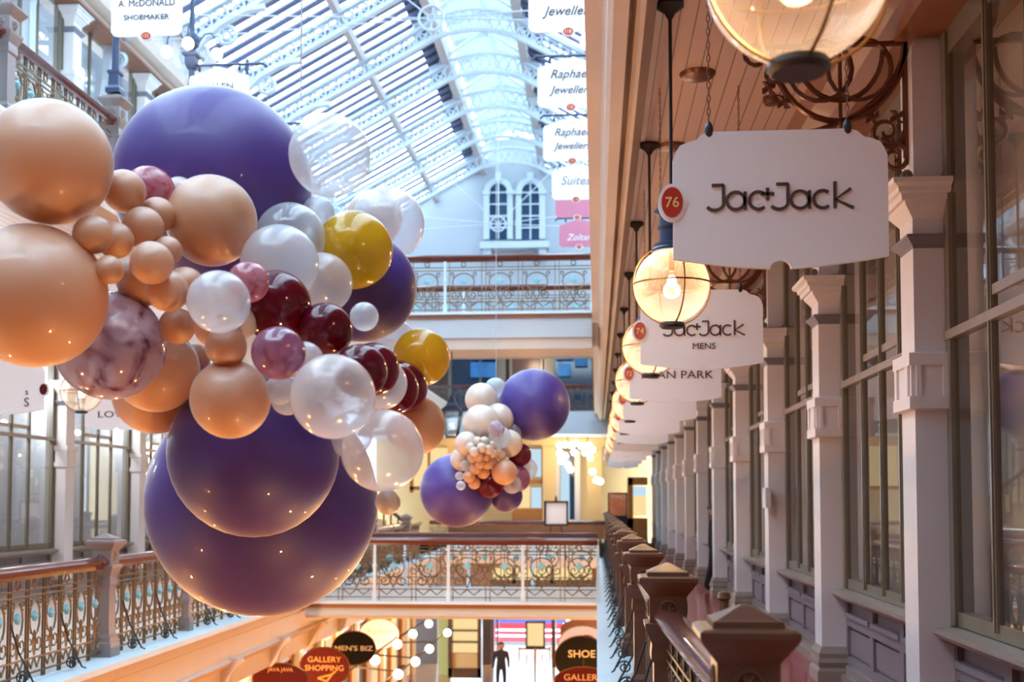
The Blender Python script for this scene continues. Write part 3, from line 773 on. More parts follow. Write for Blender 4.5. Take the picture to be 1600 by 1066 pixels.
# far floors and walls of the arcade's end
struct(MB().box(XL, 2.3, 36.0, 48, -0.3, 0).build('floor.005', CREAM, smooth=0))
struct(MB().box(XL, 2.3, YE, 48, 4.25, 5.15).build('floor.006', WHITE, smooth=0))
fb = make_balustrade(9, 0.62, True, False, None, 0); fb.location = (-5.3, 36.0, 0); tag(fb, 'distant first-floor balustrade beyond the lower footbridge', 'balustrade')
fu = make_balustrade(14, 0.62, False, False, IRONGOLD, 0); fu.location = (-6.6, YE + 0.1, 5.15); tag(fu, 'distant upper balustrade in front of the dark blue display', 'balustrade')
struct(MB().box(XL, 3.2, 46.6, 46.8, 5.15, 8.4).build('wall_end.001', DARKBROWN, smooth=0))
struct(MB().box(XL, 3.2, 44.3, 48, 8.2, 8.3).build('ceiling.003', CREAM, smooth=0))
struct(MB().box(XL, 3.2, 47.6, 47.8, -0.0, 4.3).build('wall_end.002', GOLDWALL, smooth=0))
struct(MB().box(XL, 3.2, 50.5, 50.7, -4.9, 0.0).build('wall_end.003', GOLDWALL, smooth=0)) if False else None


def put(name, m, px0, py0, px1, py1, Y, th=0.1, parent=None):
    a, b = at(px0, py1, Y), at(px1, py0, Y)
    return MB().box(a.x, b.x, Y, Y + th, a.z, b.z).build(name, m, parent, smooth=0)


def multi(m, name, rects, Y, th=0.1, parent=None):
    mb = MB()
    for x0, y0, x1, y1 in rects:
        a, b = at(x0, y1, Y), at(x1, y0, Y); mb.box(a.x, b.x, Y, Y + th, a.z, b.z)
    return mb.build(name, m, parent, smooth=0)


# upper far shopfront
t = struct(empty('window_3')); multi(OLIVE, 'frame', [(700, 528, 706, 640), (775, 528, 790, 640), (848, 528, 866, 640), (748, 528, 752, 640), (690, 528, 930, 534)], 46.2, 0.2, t)
multi(BLUEPANE, 'pane', [(706, 534, 775, 640), (866, 534, 925, 640)], 46.4, 0.05, t)
dd = empty('fabric_display', (0, 0, 0)); tag(dd, 'blue cloth hangings in the distant upper shop window, left of its door', 'display')
multi(BLUEART, 'cloth', [(733, 545, 776, 562), (735, 566, 775, 590)], 46.05, 0.05, dd); multi(IRONBLACK, 'hanging_rod', [(740, 530, 741, 590), (770, 530, 771, 590)], 46.1, 0.02, dd)
dd = empty('fabric_display', (0, 0, 0)); tag(dd, 'blue cloth hangings in the distant upper shop window, right of its door', 'display')
multi(BLUEART, 'cloth', [(868, 545, 896, 562), (872, 568, 892, 588), (898, 548, 918, 572)], 46.05, 0.05, dd); multi(IRONBLACK, 'hanging_rod', [(875, 530, 876, 588), (906, 530, 907, 572)], 46.1, 0.02, dd)
t = struct(empty('door_1')); multi(DARKBROWN, 'leaf', [(800, 556, 845, 640)], 46.3, 0.06, t); multi(OLIVE, 'frame', [(796, 548, 800, 640), (845, 548, 850, 640), (796, 548, 850, 553)], 46.2, 0.1, t)

# lower far wall: pillars, doors, tall windows
for i, (a, b) in enumerate(((848, 868), (917, 940), (700, 712))):
    p_, q_ = at(a, 690, 46.5), at(b, 690, 46.5)
    tag(MB().box(p_.x, q_.x, 46.4, 46.7, 0, 4.25).box(p_.x - .06, q_.x + .06, 46.35, 46.75, 3.9, 4.1).build('column', GOLDWALL, smooth=0), 'warm-lit cream column on the distant first floor, ' + ['right of the timber door', 'at the right end below the far signs', 'behind the distant balloon cluster'][i], 'column')
struct(multi(GOLDWALL, 'trim_10', [(640, 684, 945, 696)], 46.2, 0.2)) 
t = struct(empty('door_2')); multi(DOORWOOD, 'frame', [(800, 755, 806, 820), (846, 696, 851, 820), (800, 750, 851, 756), (806, 795, 846, 820)], 46.6, 0.12, t)
multi(STREET, 'pane', [(828, 702, 846, 745), (830, 762, 846, 794)], 46.9, 0.03, t); multi(LITBOX, 'lit_shelf', [(806, 760, 828, 794)], 46.9, 0.03, t)
t = struct(empty('window_4')); multi(PALE, 'frame', [(868, 696, 874, 815), (898, 696, 906, 815), (868, 696, 917, 702)], 46.8, 0.1, t)
multi(STREET, 'pane', [(876, 715, 890, 812)], 47.2, 0.03, t); multi(BLUEPANE, 'screen', [(890, 702, 898, 812)], 47.1, 0.03, t)
struct(multi(CEDAR, 'trim_11', [(700, 817, 945, 842)], 46.3, 0.1))
t = struct(empty('window_5')); multi(LITBOX, 'pane', [(640, 700, 700, 760)], 47.3, 0.05, t); multi(DOORWOOD, 'frame', [(640, 696, 646, 770), (668, 696, 672, 770), (640, 760, 700, 766)], 47.0, 0.1, t)


def chandelier(px, Y, rows, label):
    c = at(px, 700, Y); t = empty('globe_chandelier', (c.x, Y, 4.2)); tag(t, label, 'chandelier', 'distant globe chandeliers')
    MB().tube([(0, 0, 0.06), (0, 0, -0.9)], 0.02, 5).tube([(0.45 * math.cos(a), 0.45 * math.sin(a), -0.5) for a in [2 * PI * q / 12 for q in range(12)]], 0.015, 4, True).build('stem', IRONBLACK, t)
    g0 = None
    for i, (dx, dz) in enumerate(rows):
        if g0 is None: g0 = MB().ball((0, 0, 0), 0.13, 10, 8).build('globe', BULBW, t)
        g_ = g0 if i == 0 else g0.copy()
        if i: C.objects.link(g_)
        g_.location = (dx, 0.35 * math.sin(i * 2.1), dz)
    lamp('chandelier_light', (c.x, Y - 0.5, 3.4), 14, (1, 0.75, 0.45), 0.3)


chandelier(887, 44.6, [(-0.32, -0.35), (-0.1, -0.3), (-0.3, -0.65), (0.15, -0.35), (-0.1, -0.75), (0.32, -0.28), (0.25, -0.62), (0.0, -1.1), (0.12, -1.3), (-0.25, -0.95)], 'cluster of glowing globes hanging before the distant tall window')
chandelier(918, 45.3, [(-0.25, -0.35), (0.05, -0.3), (0.2, -0.5), (-0.1, -0.6), (0.1, -0.8), (0.35, -1.7), (0.5, -1.75), (0.2, -1.35)], 'cluster of glowing globes hanging just left of the right gallery signs')


# kiosk and poster at the far end of the right gallery
t = empty('timber_kiosk'); tag(t, 'red-brown timber doorway at the far end of the right gallery', 'kiosk')
multi(DOORWOOD, 'frame', [(981, 746, 1012, 758), (981, 746, 989, 857), (981, 810, 1012, 857)], 41.5, 0.5, t); multi(LITBOX, 'lit_window', [(989, 760, 1010, 806)], 41.8, 0.05, t)
multi(STREET, 'pane', [(989, 760, 1010, 775)], 41.7, 0.04, t)
t = empty('poster_stand'); tag(t, 'orange and red poster at the far end of the right gallery', 'poster')
multi(mat('orange poster', (0.75, 0.22, 0.08), 0.5, noise=0.5, nscale=3), 'sheet', [(952, 772, 978, 806)], 38, 0.03, t); multi(IRONBLACK, 'backing', [(950, 770, 980, 830)], 38.04, 0.04, t)
text('TIMO', 0.5, CREAMTXT, t, at(966, 777, 37.97), h=0.12)

# easel sign behind the lower footbridge
t = empty('easel_board'); tag(t, 'black-framed white notice board on an easel beyond the lower footbridge', 'notice board')
multi(IRONBLACK, 'frame', [(850, 783, 888, 786), (850, 783, 853, 822), (885, 783, 888, 822), (850, 819, 888, 822)], 34, 0.05, t)
multi(SIGN, 'sheet', [(852, 785, 886, 820)], 34.05, 0.03, t)
t_, b_ = at(869, 783, 34.2), at(869, 860, 34.2)
MB().tube([(t_.x - 0.3, 34.1, 0), (t_.x, 34.2, t_.z + 0.15)], 0.02, 5).tube([(t_.x + 0.3, 34.1, 0), (t_.x, 34.2, t_.z + 0.15)], 0.02, 5).build('leg', IRONBLACK, t)
struct(MB().box(-2.6, 0.2, 33.6, 36, -0.3, 0).build('floor.007', CREAM, smooth=0))

# stair rising behind, left of the lower footbridge
t = empty('staircase'); tag(t, 'staircase with slanting cedar rail left of the distant balloons', 'staircase')
s = MB()
for k in range(10): s.box(-8.6 + k * 0.3, -8.3 + k * 0.3, 33, 35, 0.0, 2.6 - k * 0.25)
s.build('flight', GOLDWALL, t, smooth=0)
MB().tube([(-8.6, 32.9, 3.5), (-5.5, 32.9, 1.0)], 0.06, 6).build('handrail', WOODRED, t)
s = MB()
for k in range(14): s.tube([(-8.5 + k * 0.21, 32.9, 2.5 - k * 0.18), (-8.5 + k * 0.21, 32.9, 3.42 - k * 0.175)], 0.025, 5)
s.build('baluster', DARKBROWN, t)
struct(MB().box(XL, -5.32, 46.0, 46.2, -0.3, 0.0).build('floor.008', CREAM, smooth=0))

# hanging street lantern
c = at(706, 655, 23.0); t = empty('hanging_lantern', (c.x, 23.0, c.z)); tag(t, 'tapered glass lantern with blue hood under the upper footbridge', 'lantern')
MB().square([(0.19, 0.16), (0.19, 0.19), (0.10, 0.28), (0.09, 0.33), (0.05, 0.42), (0.02, 0.5)]).build('hood', IRONBLUE, t, smooth=0)
s = MB()
for sx in (-1, 1):
    for sy in (-1, 1): s.tube([(sx * 0.19, sy * 0.19, 0.17), (sx * 0.11, sy * 0.11, -0.36)], 0.014, 4)
s.square([(0.115, -0.38), (0.115, -0.35)]).build('frame', IRONBLACK, t, smooth=0)
MB().square([(0.11, -0.35), (0.18, 0.16)]).build('pane', SHOPGLASS, t, smooth=0)
MB().tube([(0, 0, 0.48), (0, 0, 4.76 - c.z)], 0.012, 5).build('rod', IRONBLACK, t)
MB().ball((0, 0, -0.12), 0.035, 8, 6).build('bulb', BULBW, t)


# ------------------------------------------------------------------ pendant globe lamps
def make_lamp():
    t = empty('pendant_lamp')   # origin at the globe's centre, ceiling 2.01 above
    R = 0.262
    MB().lathe([(0.10, 2.01), (0.10, 1.985), (0.04, 1.94), (0.02, 1.90)], 16).build('canopy', IRONBLACK, t)
    MB().tube([(0, 0, 1.93), (0, 0, 0.55)], 0.013, 6).build('rod', IRONBLACK, t)
    MB().lathe([(0.02, 0.60), (0.055, 0.575), (0.125, 0.53), (0.125, 0.515), (0.085, 0.50), (0.085, 0.42), (0.10, 0.415), (0.10, 0.40), (0.085, 0.39), (0.085, 0.30), (0.125, 0.285), (0.125, 0.265), (0.135, 0.25), (0.135, 0.235)], 20).build('hood', IRONBLUE, t)
    MB().lathe([(R * math.sin(a), R * math.cos(a)) for a in [0.5 + (PI - 0.5 - 0.35) * i / 14 for i in range(15)]], 28).build('globe', GLOBE, t, smooth=60)
    k = MB().tube([(1.07 * R * math.cos(2 * PI * q / 28), 1.07 * R * math.sin(2 * PI * q / 28), 0) for q in range(28)], 0.006, 5, True)
    for a in (0.25, 0.25 + PI / 2):
        k.tube([(1.07 * R * math.sin(b) * math.cos(a), 1.07 * R * math.sin(b) * math.sin(a), 1.07 * R * math.cos(b)) for b in [0.45 + (2 * PI - 0.9) * q / 30 for q in range(31)]], 0.006, 5)
    k.build('cage', BRASS, t)
    MB().lathe([(0.085, -0.265), (0.09, -0.285), (0.075, -0.30), (0.03, -0.30)], 18).build('bottom_cap', IRONBLACK, t)
    MB().tube([(0, 0, 0.28), (0, 0, 0.1)], 0.02, 8).build('lamp_holder', BRASS, t)
    MB().ball((0, 0, 0.03), 0.032, 12, 8, 1.4).build('bulb', BULB, t)
    return t


lp = make_lamp()
ysL = [3.22] + [7.95 + SP * k for k in range(11)]
for i, Y in enumerate(ysL):
    o = lp if i == 0 else tree(lp)
    o.location = (0.575 if i == 0 else 0.53 if i < 3 else 0.515, Y, 3.16)
    tag(o, 'caged glass globe pendant lamp on the right gallery, ' + ('huge and cut by the top edge' if i == 0 else 'overlapping the large 76 sign' if i == 1 else '%s in the row' % ORD[i]), 'pendant lamp', 'pendant globe lamps of the right gallery')
    if i == 0: lamp('globe_light', (0.575, Y, 3.20), 8, (1.0, 0.64, 0.36), 0.06)
    elif i < 9: lamp('globe_light', (0.53, Y, 3.20), 19, (1.0, 0.62, 0.33), 0.06)
for i, Y in enumerate([11.9, 15.1, 18.3, 21.5, 24.7]):
    o = tree(lp, loc=(-7.05, Y, 3.16))
    tag(o, 'caged globe pendant lamp on the left gallery, ' + ['hidden by the peach balloons', 'showing below the marbled balloon', 'third along', 'fourth along', 'fifth along'][i], 'pendant lamp', 'pendant globe lamps of the left gallery')
    lamp('globe_light', (-7.05, Y, 3.2), 5, (1.0, 0.78, 0.60), 0.06)


# ------------------------------------------------------------------ hanging signs
def stroke(mb, pts, wd, y0, y1):
    """flat lettering stroke of even width in the xz plane"""
    P = [Vector((p[0], p[1])) for p in pts]; L_, R_ = [], []
    for i, p in enumerate(P):
        a = P[max(0, i - 1)]; b = P[min(len(P) - 1, i + 1)]; d = (b - a).normalized(); n = Vector((-d.y, d.x)) * wd / 2
        L_.append(p + n); R_.append(p - n)
    k = len(P)
    for i in range(k - 1):
        q = [L_[i], L_[i + 1], R_[i + 1], R_[i]]
        mb.add([(v.x, y0, v.y) for v in q] + [(v.x, y1, v.y) for v in q], [(0, 1, 2, 3), (7, 6, 5, 4), (0, 4, 5, 1), (2, 6, 7, 3), (1, 5, 6, 2), (3, 7, 4, 0)])


def arc(cx, cz, r, a0, a1, n=12, rz=None):
    rz = rz or r
    return [(cx + r * math.cos(math.radians(a0 + (a1 - a0) * i / n)), cz + rz * math.sin(math.radians(a0 + (a1 - a0) * i / n))) for i in range(n + 1)]


def jac(parent, width, loc, wd=0.017):
    """the wordmark: Jac+Jack in a round monoline face with slab-topped J"""
    m = MB(); u = width / 7.75; W = wd; y0, y1 = -0.006, 0.0
    def J(x):
        stroke(m, [((x + 0.35) * u, 1.30 * u), ((x + 0.98) * u, 1.30 * u)], W, y0, y1)
        stroke(m, [((x + 0.95) * u, 1.32 * u), ((x + 0.95) * u, 0.35 * u)] + arc((x + 0.5) * u, 0.35 * u, 0.45 * u, 0, -150, 10, 0.37 * u), W, y0, y1)
    def A(x):
        stroke(m, arc((x + 0.5) * u, 0.46 * u, 0.46 * u, 0, 360, 20), W, y0, y1); stroke(m, [((x + 0.98) * u, 0.94 * u), ((x + 0.98) * u, -0.02 * u)], W, y0, y1)
    def Cc(x): stroke(m, arc((x + 0.5) * u, 0.46 * u, 0.46 * u, 50, 312, 16), W, y0, y1)
    J(-3.87); A(-2.78); Cc(-1.62)
    stroke(m, [(-0.98 * u, 0.80 * u), (-0.30 * u, 0.80 * u)], W, y0, y1); stroke(m, [(-0.64 * u, 1.12 * u), (-0.64 * u, 0.48 * u)], W, y0, y1)
    J(-0.55); A(0.52); Cc(1.68)
    stroke(m, [(2.80 * u, 1.38 * u), (2.80 * u, -0.02 * u)], W, y0, y1); stroke(m, [(3.62 * u, 1.0 * u), (2.82 * u, 0.44 * u), (3.75 * u, -0.02 * u)], W, y0, y1)
    o = m.build('lettering', INK, parent, smooth=0); o.location = loc


def sign_outline(W_, H_, n=10):
    """ogee-cornered board with a bowed foot and a round bite at its middle; x centred, top at z=0"""
    hw = W_ / 2; top = [(-hw, -0.135), (-hw + 0.015, -0.095), (-hw + 0.035, -0.065), (-hw + 0.07, -0.05), (-hw + 0.11, -0.04), (-hw + 0.14, -0.012), (-hw + 0.175, 0.0)]
    right = [(-x, z) for x, z in reversed(top)]
    def foot(x): return -H_ + 0.055 * (abs(x) / hw) ** 1.6
    low = []
    for i in range(n + 1): x = hw - (hw - 0.055) * i / n; low.append((x, foot(x)))
    low += [(0.05 * math.cos(math.radians(a)), -H_ + 0.0 + 0.042 * math.sin(math.radians(a))) for a in range(0, 181, 20)]
    for i in range(n + 1): x = -0.055 - (hw - 0.055) * i / n; low.append((x, foot(x)))
    return top + right + low


def plate(name, poly, m, parent, y0=-0.012, y1=0.012):
    return MB().prism(poly, 'Y', y0, y1).build(name, m, parent, smooth=0)


def badge(parent, x, z, num, rx=0.052, rz=0.074, rim=SIGN, face=RED, y=-0.02):
    e = MB().prism([(x + rx * 1.28 * math.cos(2 * PI * i / 24), z + rz * 1.24 * math.sin(2 * PI * i / 24)) for i in range(24)], 'Y', y, y + 0.03).build('badge_rim', rim, parent, smooth=0)
    f = MB().prism([(x + rx * math.cos(2 * PI * i / 24), z + rz * math.sin(2 * PI * i / 24)) for i in range(24)], 'Y', y - 0.006, y).build('badge', face, parent, smooth=0)
    if num: text(num, rx * 1.25, GOLDTXT, f, (x, y - 0.008, z), 'numeral', ext=0.002, bold=0.01)


def chains(parent, xs, top, z0=0.0, chain=True):
    for x in xs:
        MB().lathe([(0.004, 0.055), (0.014, 0.045), (0.022, 0.02), (0.020, -0.015), (0.010, -0.03)], 10, (x, 0, z0)).build('hook', IRONBLACK, parent)
        if chain:
            c_ = MB(); z = z0 + 0.05; k = 0
            while z < top:
                c_.tube([(x + (0.008 * math.cos(a) if k % 2 else 0), (0 if k % 2 else 0.008 * math.cos(a)), z + 0.02 + 0.02 * math.sin(a)) for a in [2 * PI * q / 6 for q in range(6)]], 0.0028, 4, True); z += 0.033; k += 1
            c_.build('chain', SCROLLBROWN, parent, smooth=0)


def shop_sign(X, Y, ztop, num, label, words_=None, jacw=None, left=True, group=None, chain=True):
    t = empty('hanging_sign', (X, Y, ztop)); tag(t, label, 'shop sign', group)
    plate('board', sign_outline(1.02, 0.675), SIGN, t)
    if jacw: jac(t, *jacw)
    for (s_, wd, dz, kw) in (words_ or []): text(s_, wd, INK, t, (0.02, -0.016, dz), **kw)
    if num is not None: badge(t, -0.515 if left else 0.5, -0.345, num)
    chains(t, (-0.335, 0.325), 5.17 - ztop, 0.0, chain)
    if not chain:
        for x in (-0.335, 0.325): MB().tube([(x, 0, 0.04), (x, 0, 5.17 - ztop)], 0.004, 4).build('chain', SCROLLBROWN, t, smooth=0)
    return t


GR = 'white scalloped signs hanging in the right gallery'
shop_sign(0.885, 5.5, 3.44, '76', 'largest white scalloped hanging sign with red number 76 badge', None, (0.715, (-0.0, -0.014, -0.385), 0.0155), group=GR)
shop_sign(0.885, 9.6, 3.43, '74', 'second white hanging sign, badge 74 with MENS below its lettering', [('MENS', 0.19, -0.475, dict(h=0.05))], (0.70, (0.02, -0.014, -0.385), 0.014), group=GR)
shop_sign(0.885, 12.8, 3.43, '72', 'third white hanging sign in right gallery with red 72 badge', [('ALAN PARK', 0.80, -0.36, dict(h=0.085))], group=GR)
for k in range(3, 11):
    shop_sign(0.885, 12.8 + SP * (k - 2), 3.43, str(76 - 2 * k), 'white hanging sign, %s in the right gallery row, mostly covered' % ORD[k], None, group=GR, chain=k < 5)
# left gallery signs
shop_sign(-7.48, 13.9, 3.43, None, 'white hanging sign cut by the left edge under the peach balloon, ending in S', None)
for s_, wd, x_, dz in (('s', 0.035, 0.28, -0.40), ('S', 0.062, 0.28, -0.52)): text(s_, wd, INK, [o for o in C.objects if o.name.startswith('hanging_sign')][-1], (x_, -0.016, dz))
badge(C.objects[-1] if False else [o for o in C.objects if o.name.startswith('hanging_sign')][-1], 0.5, -0.36, None, 0.05, 0.07, SIGN, MAROON)
shop_sign(-7.46, 17.2, 3.43, None, 'white hanging sign lettered LOVER below the plum marbled balloon', [('LOVER', 0.62, -0.42, dict(h=0.10))])


# ceiling roses, detectors, bracket scrolls on the right gallery
for i, (px, py, d) in enumerate(((1090, 122, 0.15), (1050, 218, 0.15))):
    r_ = (5.17 - 1.65); c = at(px, py, 9.3 if i == 0 else 11.2)
    tag(MB().lathe([(0.02, 5.12), (0.07, 5.125), (0.13, 5.14), (0.15, 5.165), (0.15, 5.17)], 20, (c.x, c.y, 0)).build('ceiling_rose', SCROLLBROWN), 'round brown ceiling rose above the ' + ('large 76 sign' if i == 0 else 'second lamp rod'), 'ceiling rose')
c = at(1206, 166, 9.9)
tag(MB().lathe([(0.02, 5.10), (0.06, 5.105), (0.075, 5.13), (0.08, 5.17)], 14, (c.x, 9.9, 0)).build('smoke_detector', SCROLLBROWN), 'small round smoke detector on the boarded ceiling', 'smoke detector')


def make_scroll():
    t = empty('scroll_bracket')     # origin on the pilaster face at ceiling-beam height; extends to -x
    m = MB(); R = 0.88
    m.tube([(0.0, 0, 0.0), (-1.02, 0, 0.0)], 0.02, 6)
    m.tube([(0.0, 0, 0.02), (0.0, 0, -0.78)], 0.022, 6)
    m.tube([(-R + R * math.cos(a) * 1.0, 0, -0.0 - 0.0 + -0.62 * math.sin(a)) for a in [PI * q / 18 for q in range(10)]], 0.022, 6)
    m.tube([(-0.44 + 0.44 * math.cos(a), 0, -0.52 * math.sin(a)) for a in [PI * q / 18 for q in range(19)]], 0.022, 6)
    for c_, r_ in ((-0.30, 0.21), (-0.56, 0.21)): m.tube(circ(c_, -0.17, r_, 18), 0.018, 5, True)
    m.tube([(-0.43 + 0.28 * math.cos(a), 0, -0.05 - 0.33 * math.sin(a)) for a in [PI * q / 14 for q in range(15)]], 0.018, 5)
    m.tube([(-0.43, 0, 0), (-0.43, 0, -0.55)], 0.015, 5); m.ball((-0.43, 0, -0.54), 0.03, 8, 6)
    m.build('frame', SCROLLBROWN, t, smooth=50)
    s = MB()
    for (cx, cz, r0, a0, sg) in ((-0.98, -0.06, 0.09, PI / 2, 1), (-0.13, -0.60, 0.12, 0, -1), (-0.08, -0.78, 0.10, PI / 2, -1), (-0.86, -0.20, 0.08, 0, 1)):
        p = spiral(cx, cz, r0, 1.5, a0, sg, 20); MB().tube(p, [0.022 - 0.012 * i / 20 for i in range(21)], 5).build('volute', SCROLLBROWN, t, smooth=50)
    for (cx, cz) in ((-0.90, -0.28), (-0.80, -0.38), (-0.22, -0.50), (-0.06, -0.50), (-0.12, -0.68)):
        for k in range(4): a = k * PI / 2 + 0.4; MB().tube([(cx, 0, cz), (cx + 0.035 * math.cos(a), 0.01, cz + 0.035 * math.sin(a)), (cx + 0.06 * math.cos(a + .4), 0, cz + 0.06 * math.sin(a + .4))], [0.016, 0.02, 0.004], 5).build('leaf', SCROLLBROWN, t, smooth=50)
    return t


sc = make_scroll()
for i in range(8):
    o = sc if i == 0 else tree(sc)
    o.location = (2.07, 7.66 + SP * i, 4.72)
    tag(o, 'brown wrought-iron scroll bracket under the ceiling, ' + ['beside the huge nearest globe lamp', 'seen between the 76 and 74 signs'][i] if i < 2 else 'brown wrought-iron scroll bracket above the %s pilaster on the right' % ORD[i], 'bracket', 'scroll brackets of the right gallery')
    if i < 3:
        pass


# upper signs and lamp posts
def upper_outline(W_, H_):
    hw = W_ / 2
    top = [(-hw, -0.16), (-hw + 0.02, -0.12), (-hw + 0.06, -0.11)] + [(-hw + 0.12 + (W_ - 0.24) * i / 10, -0.10 + 0.10 * math.sin(PI * i / 10)) for i in range(11)] + [(hw - 0.06, -0.11), (hw - 0.02, -0.12), (hw, -0.16)]
    return top + [(hw, -H_ + 0.06), (hw - 0.04, -H_ + 0.01), (hw - 0.1, -H_), (-hw + 0.1, -H_), (-hw + 0.04, -H_ + 0.01), (-hw, -H_ + 0.06)]


def upper_sign(X, Y, ztop, lines, num, label, m=SIGN, H_=0.70, ink=INK, W_=0.90):
    t = empty('hanging_sign', (X, Y, ztop)); tag(t, label, 'shop sign')
    plate('board', upper_outline(W_, H_), m, t)
    for (s_, wd, dz, kw) in lines: text(s_, wd, ink, t, (0, -0.016, dz), **kw)
    if num: badge(t, 0.0, -H_ + 0.0, num, 0.062, 0.045, SIGN, RED)
    chains(t, (-0.3, 0.3), 0.08, -0.02, False)
    return t


def make_post():
    t = empty('lamp_post')
    MB().square([(0.09, 0), (0.09, 0.05), (0.065, 0.09), (0.06, 0.22), (0.075, 0.24), (0.075, 0.27)]).build('pedestal', IRONBLUE, t, smooth=0)
    MB().tube([(0, 0, 0.25), (0, 0, 1.32)], 0.045, 10).build('pole', IRONBLUE, t)
    MB().tube([(0.0, 0, 1.32), (1.08, 0, 1.32), (1.14, 0, 1.27)], 0.02, 6).build('crossbar', IRONBLUE, t)
    MB().square([(0.05, 1.26), (0.08, 1.32), (0.08, 1.42), (0.11, 1.45), (0.11, 1.48), (0.07, 1.50)]).lathe([(0.04, 1.50), (0.04, 1.55), (0.10, 1.60), (0.12, 1.68), (0.10, 1.74), (0.04, 1.80), (0.03, 2.4)], 14).build('urn', IRONBLUE, t)
    for k, a in enumerate((0.2, 0.2 + PI / 2, 0.2 + PI, 0.2 + 1.5 * PI)):
        ca, sa = math.cos(a), math.sin(a)
        ar_ = MB().tube([(ca * r, sa * r, z) for r, z in ((0.10, 1.66), (0.18, 1.78), (0.28, 1.80), (0.35, 1.70), (0.36, 1.60))], 0.012, 5).build('arm', IRONBLUE, t)
        MB().ball((ca * 0.36, sa * 0.36, 1.50), 0.085, 12, 8).build('globe', BULBW, ar_)
    return t


po = make_post()
for i, Y in enumerate((13.54, 16.18, 18.82)):
    o = po if i == 0 else tree(po)
    o.location = (-5.96, Y, 6.72)
    if i == 0: o.scale = (1, 1, 1.05)
    tag(o, 'dark blue lamp post on the upper left newel, ' + ['cut by the top edge', 'with glowing globes above the ALLEN sign', 'hidden behind the big purple balloon'][i], 'lamp post', 'upper left lamp posts')
    lamp('post_light', (-5.96, Y - 0.2, 8.2), 3, (1, 0.9, 0.75), 0.3)
for i, (Y, n_) in enumerate(((13.45, 5), (16.12, 5), (18.65, 5), (20.97, 5), (23.3, 5), (25.6, 5))):
    o = tree(po, loc=(0.22, Y + 0.1, 6.72), rz=PI)
    MB().tube([(0, 0, 0.25), (0, 0, 5.45 - 6.72)], 0.05, 8).build('lower_pole', IRONBLUE, o)
    tag(o, 'upper right lamp post carrying the %s of the soffit-edge signs' % ORD[i], 'lamp post', 'upper right lamp posts')
p = at(229, 57, 13.5)
upper_sign(p.x, 13.5, p.z + 0.70, [('A. McDONALD', 0.72, -0.28, dict(h=0.085)), ('SHOEMAKER', 0.58, -0.46, dict(h=0.065))], '122', 'white sign lettered A. McDONALD SHOEMAKER at the top left')
p = at(343, 101, 16.12)
upper_sign(p.x, 16.12, p.z - 0.05, [('ALLEN', 0.42, -0.28, dict(h=0.09))], None, 'white arched sign lettered ALLEN rising behind the big purple balloon')
for i, (px, pyb, Y, nm) in enumerate(((888, 50, 13.43, '118'), (892, 168, 16.12, '120'), (894, 252, 18.65, '122'))):
    p = at(px, pyb, Y)
    upper_sign(p.x, Y, p.z + 0.72, [('Raphael', 0.58, -0.25, dict(shear=0.35)), ('Jewellers', 0.62, -0.48, dict(shear=0.35))], nm, 'white cursive jewellery sign at the soffit edge, ' + ['topmost, cut by the top of view', 'second from the top', 'third from the top'][i], H_=0.72, W_=0.96)
p = at(900, 312, 21.0); upper_sign(p.x, 21.0, p.z + 0.66, [('Suites', 0.55, -0.30, dict(shear=0.3))], '116', 'white cursive sign below the three jewellery signs, above the pink one', H_=0.66, ink=INKGREY)
p = at(902, 340, 23.3); upper_sign(p.x, 23.3, p.z + 0.5, [], '114', 'upper pink sign at the soffit edge', m=PINK, H_=0.5)
p = at(905, 386, 25.5); upper_sign(p.x, 25.5, p.z + 0.62, [('Zoltan', 0.55, -0.40, dict(shear=0.3))], '112', 'lower pink sign with white script at the soffit edge', m=PINK, H_=0.62, ink=SIGN)
for i, (x0, y0, x1, y1) in enumerate(((690, 531, 716, 546), (894, 529, 924, 543))):
    a, b = at(x0, y1, 44.6), at(x1, y0, 44.6)
    t = empty('hanging_sign', (0, 0, 0)); tag(t, 'small blank white distant sign under the upper footbridge, ' + ['left end', 'right end'][i], 'shop sign')
    MB().box(a.x, b.x, 44.6, 44.63, a.z, b.z).build('board', SIGN, t, smooth=0)
    for q in (0.25, 0.75): x = a.x + (b.x - a.x) * q; MB().tube([(x, 44.61, b.z - 0.02), (x, 44.61, 8.25)], 0.012, 4).build('hanger', IRONBLACK, t)


# ------------------------------------------------------------------ ground floor seen below the bridge
def ell(cx, cz, rx, rz, n=28): return [(cx + rx * math.cos(2 * PI * i / n), cz + rz * math.sin(2 * PI * i / n)) for i in range(n)]


def oval_sign(px, py, Y, rx, rz, m, lines, label, ink):
    c = at(px, py, Y); t = empty('oval_sign', (c.x, Y, c.z)); tag(t, label, 'shop sign')
    plate('board', ell(0, 0, rx, rz), m, t)
    MB().tube([(x, -0.012, z) for x, z in ell(0, 0, rx, rz)], 0.012, 4, True).build('rim', BRASS, t)
    for (s_, wd, dz, kw) in lines: text(s_, wd, ink, t, (0, -0.016, dz), **kw)
    MB().tube([(0, 0, rz), (0, 0, -0.97 - c.z)], 0.012, 5).build('hanger', IRONBLACK, t)
    return t


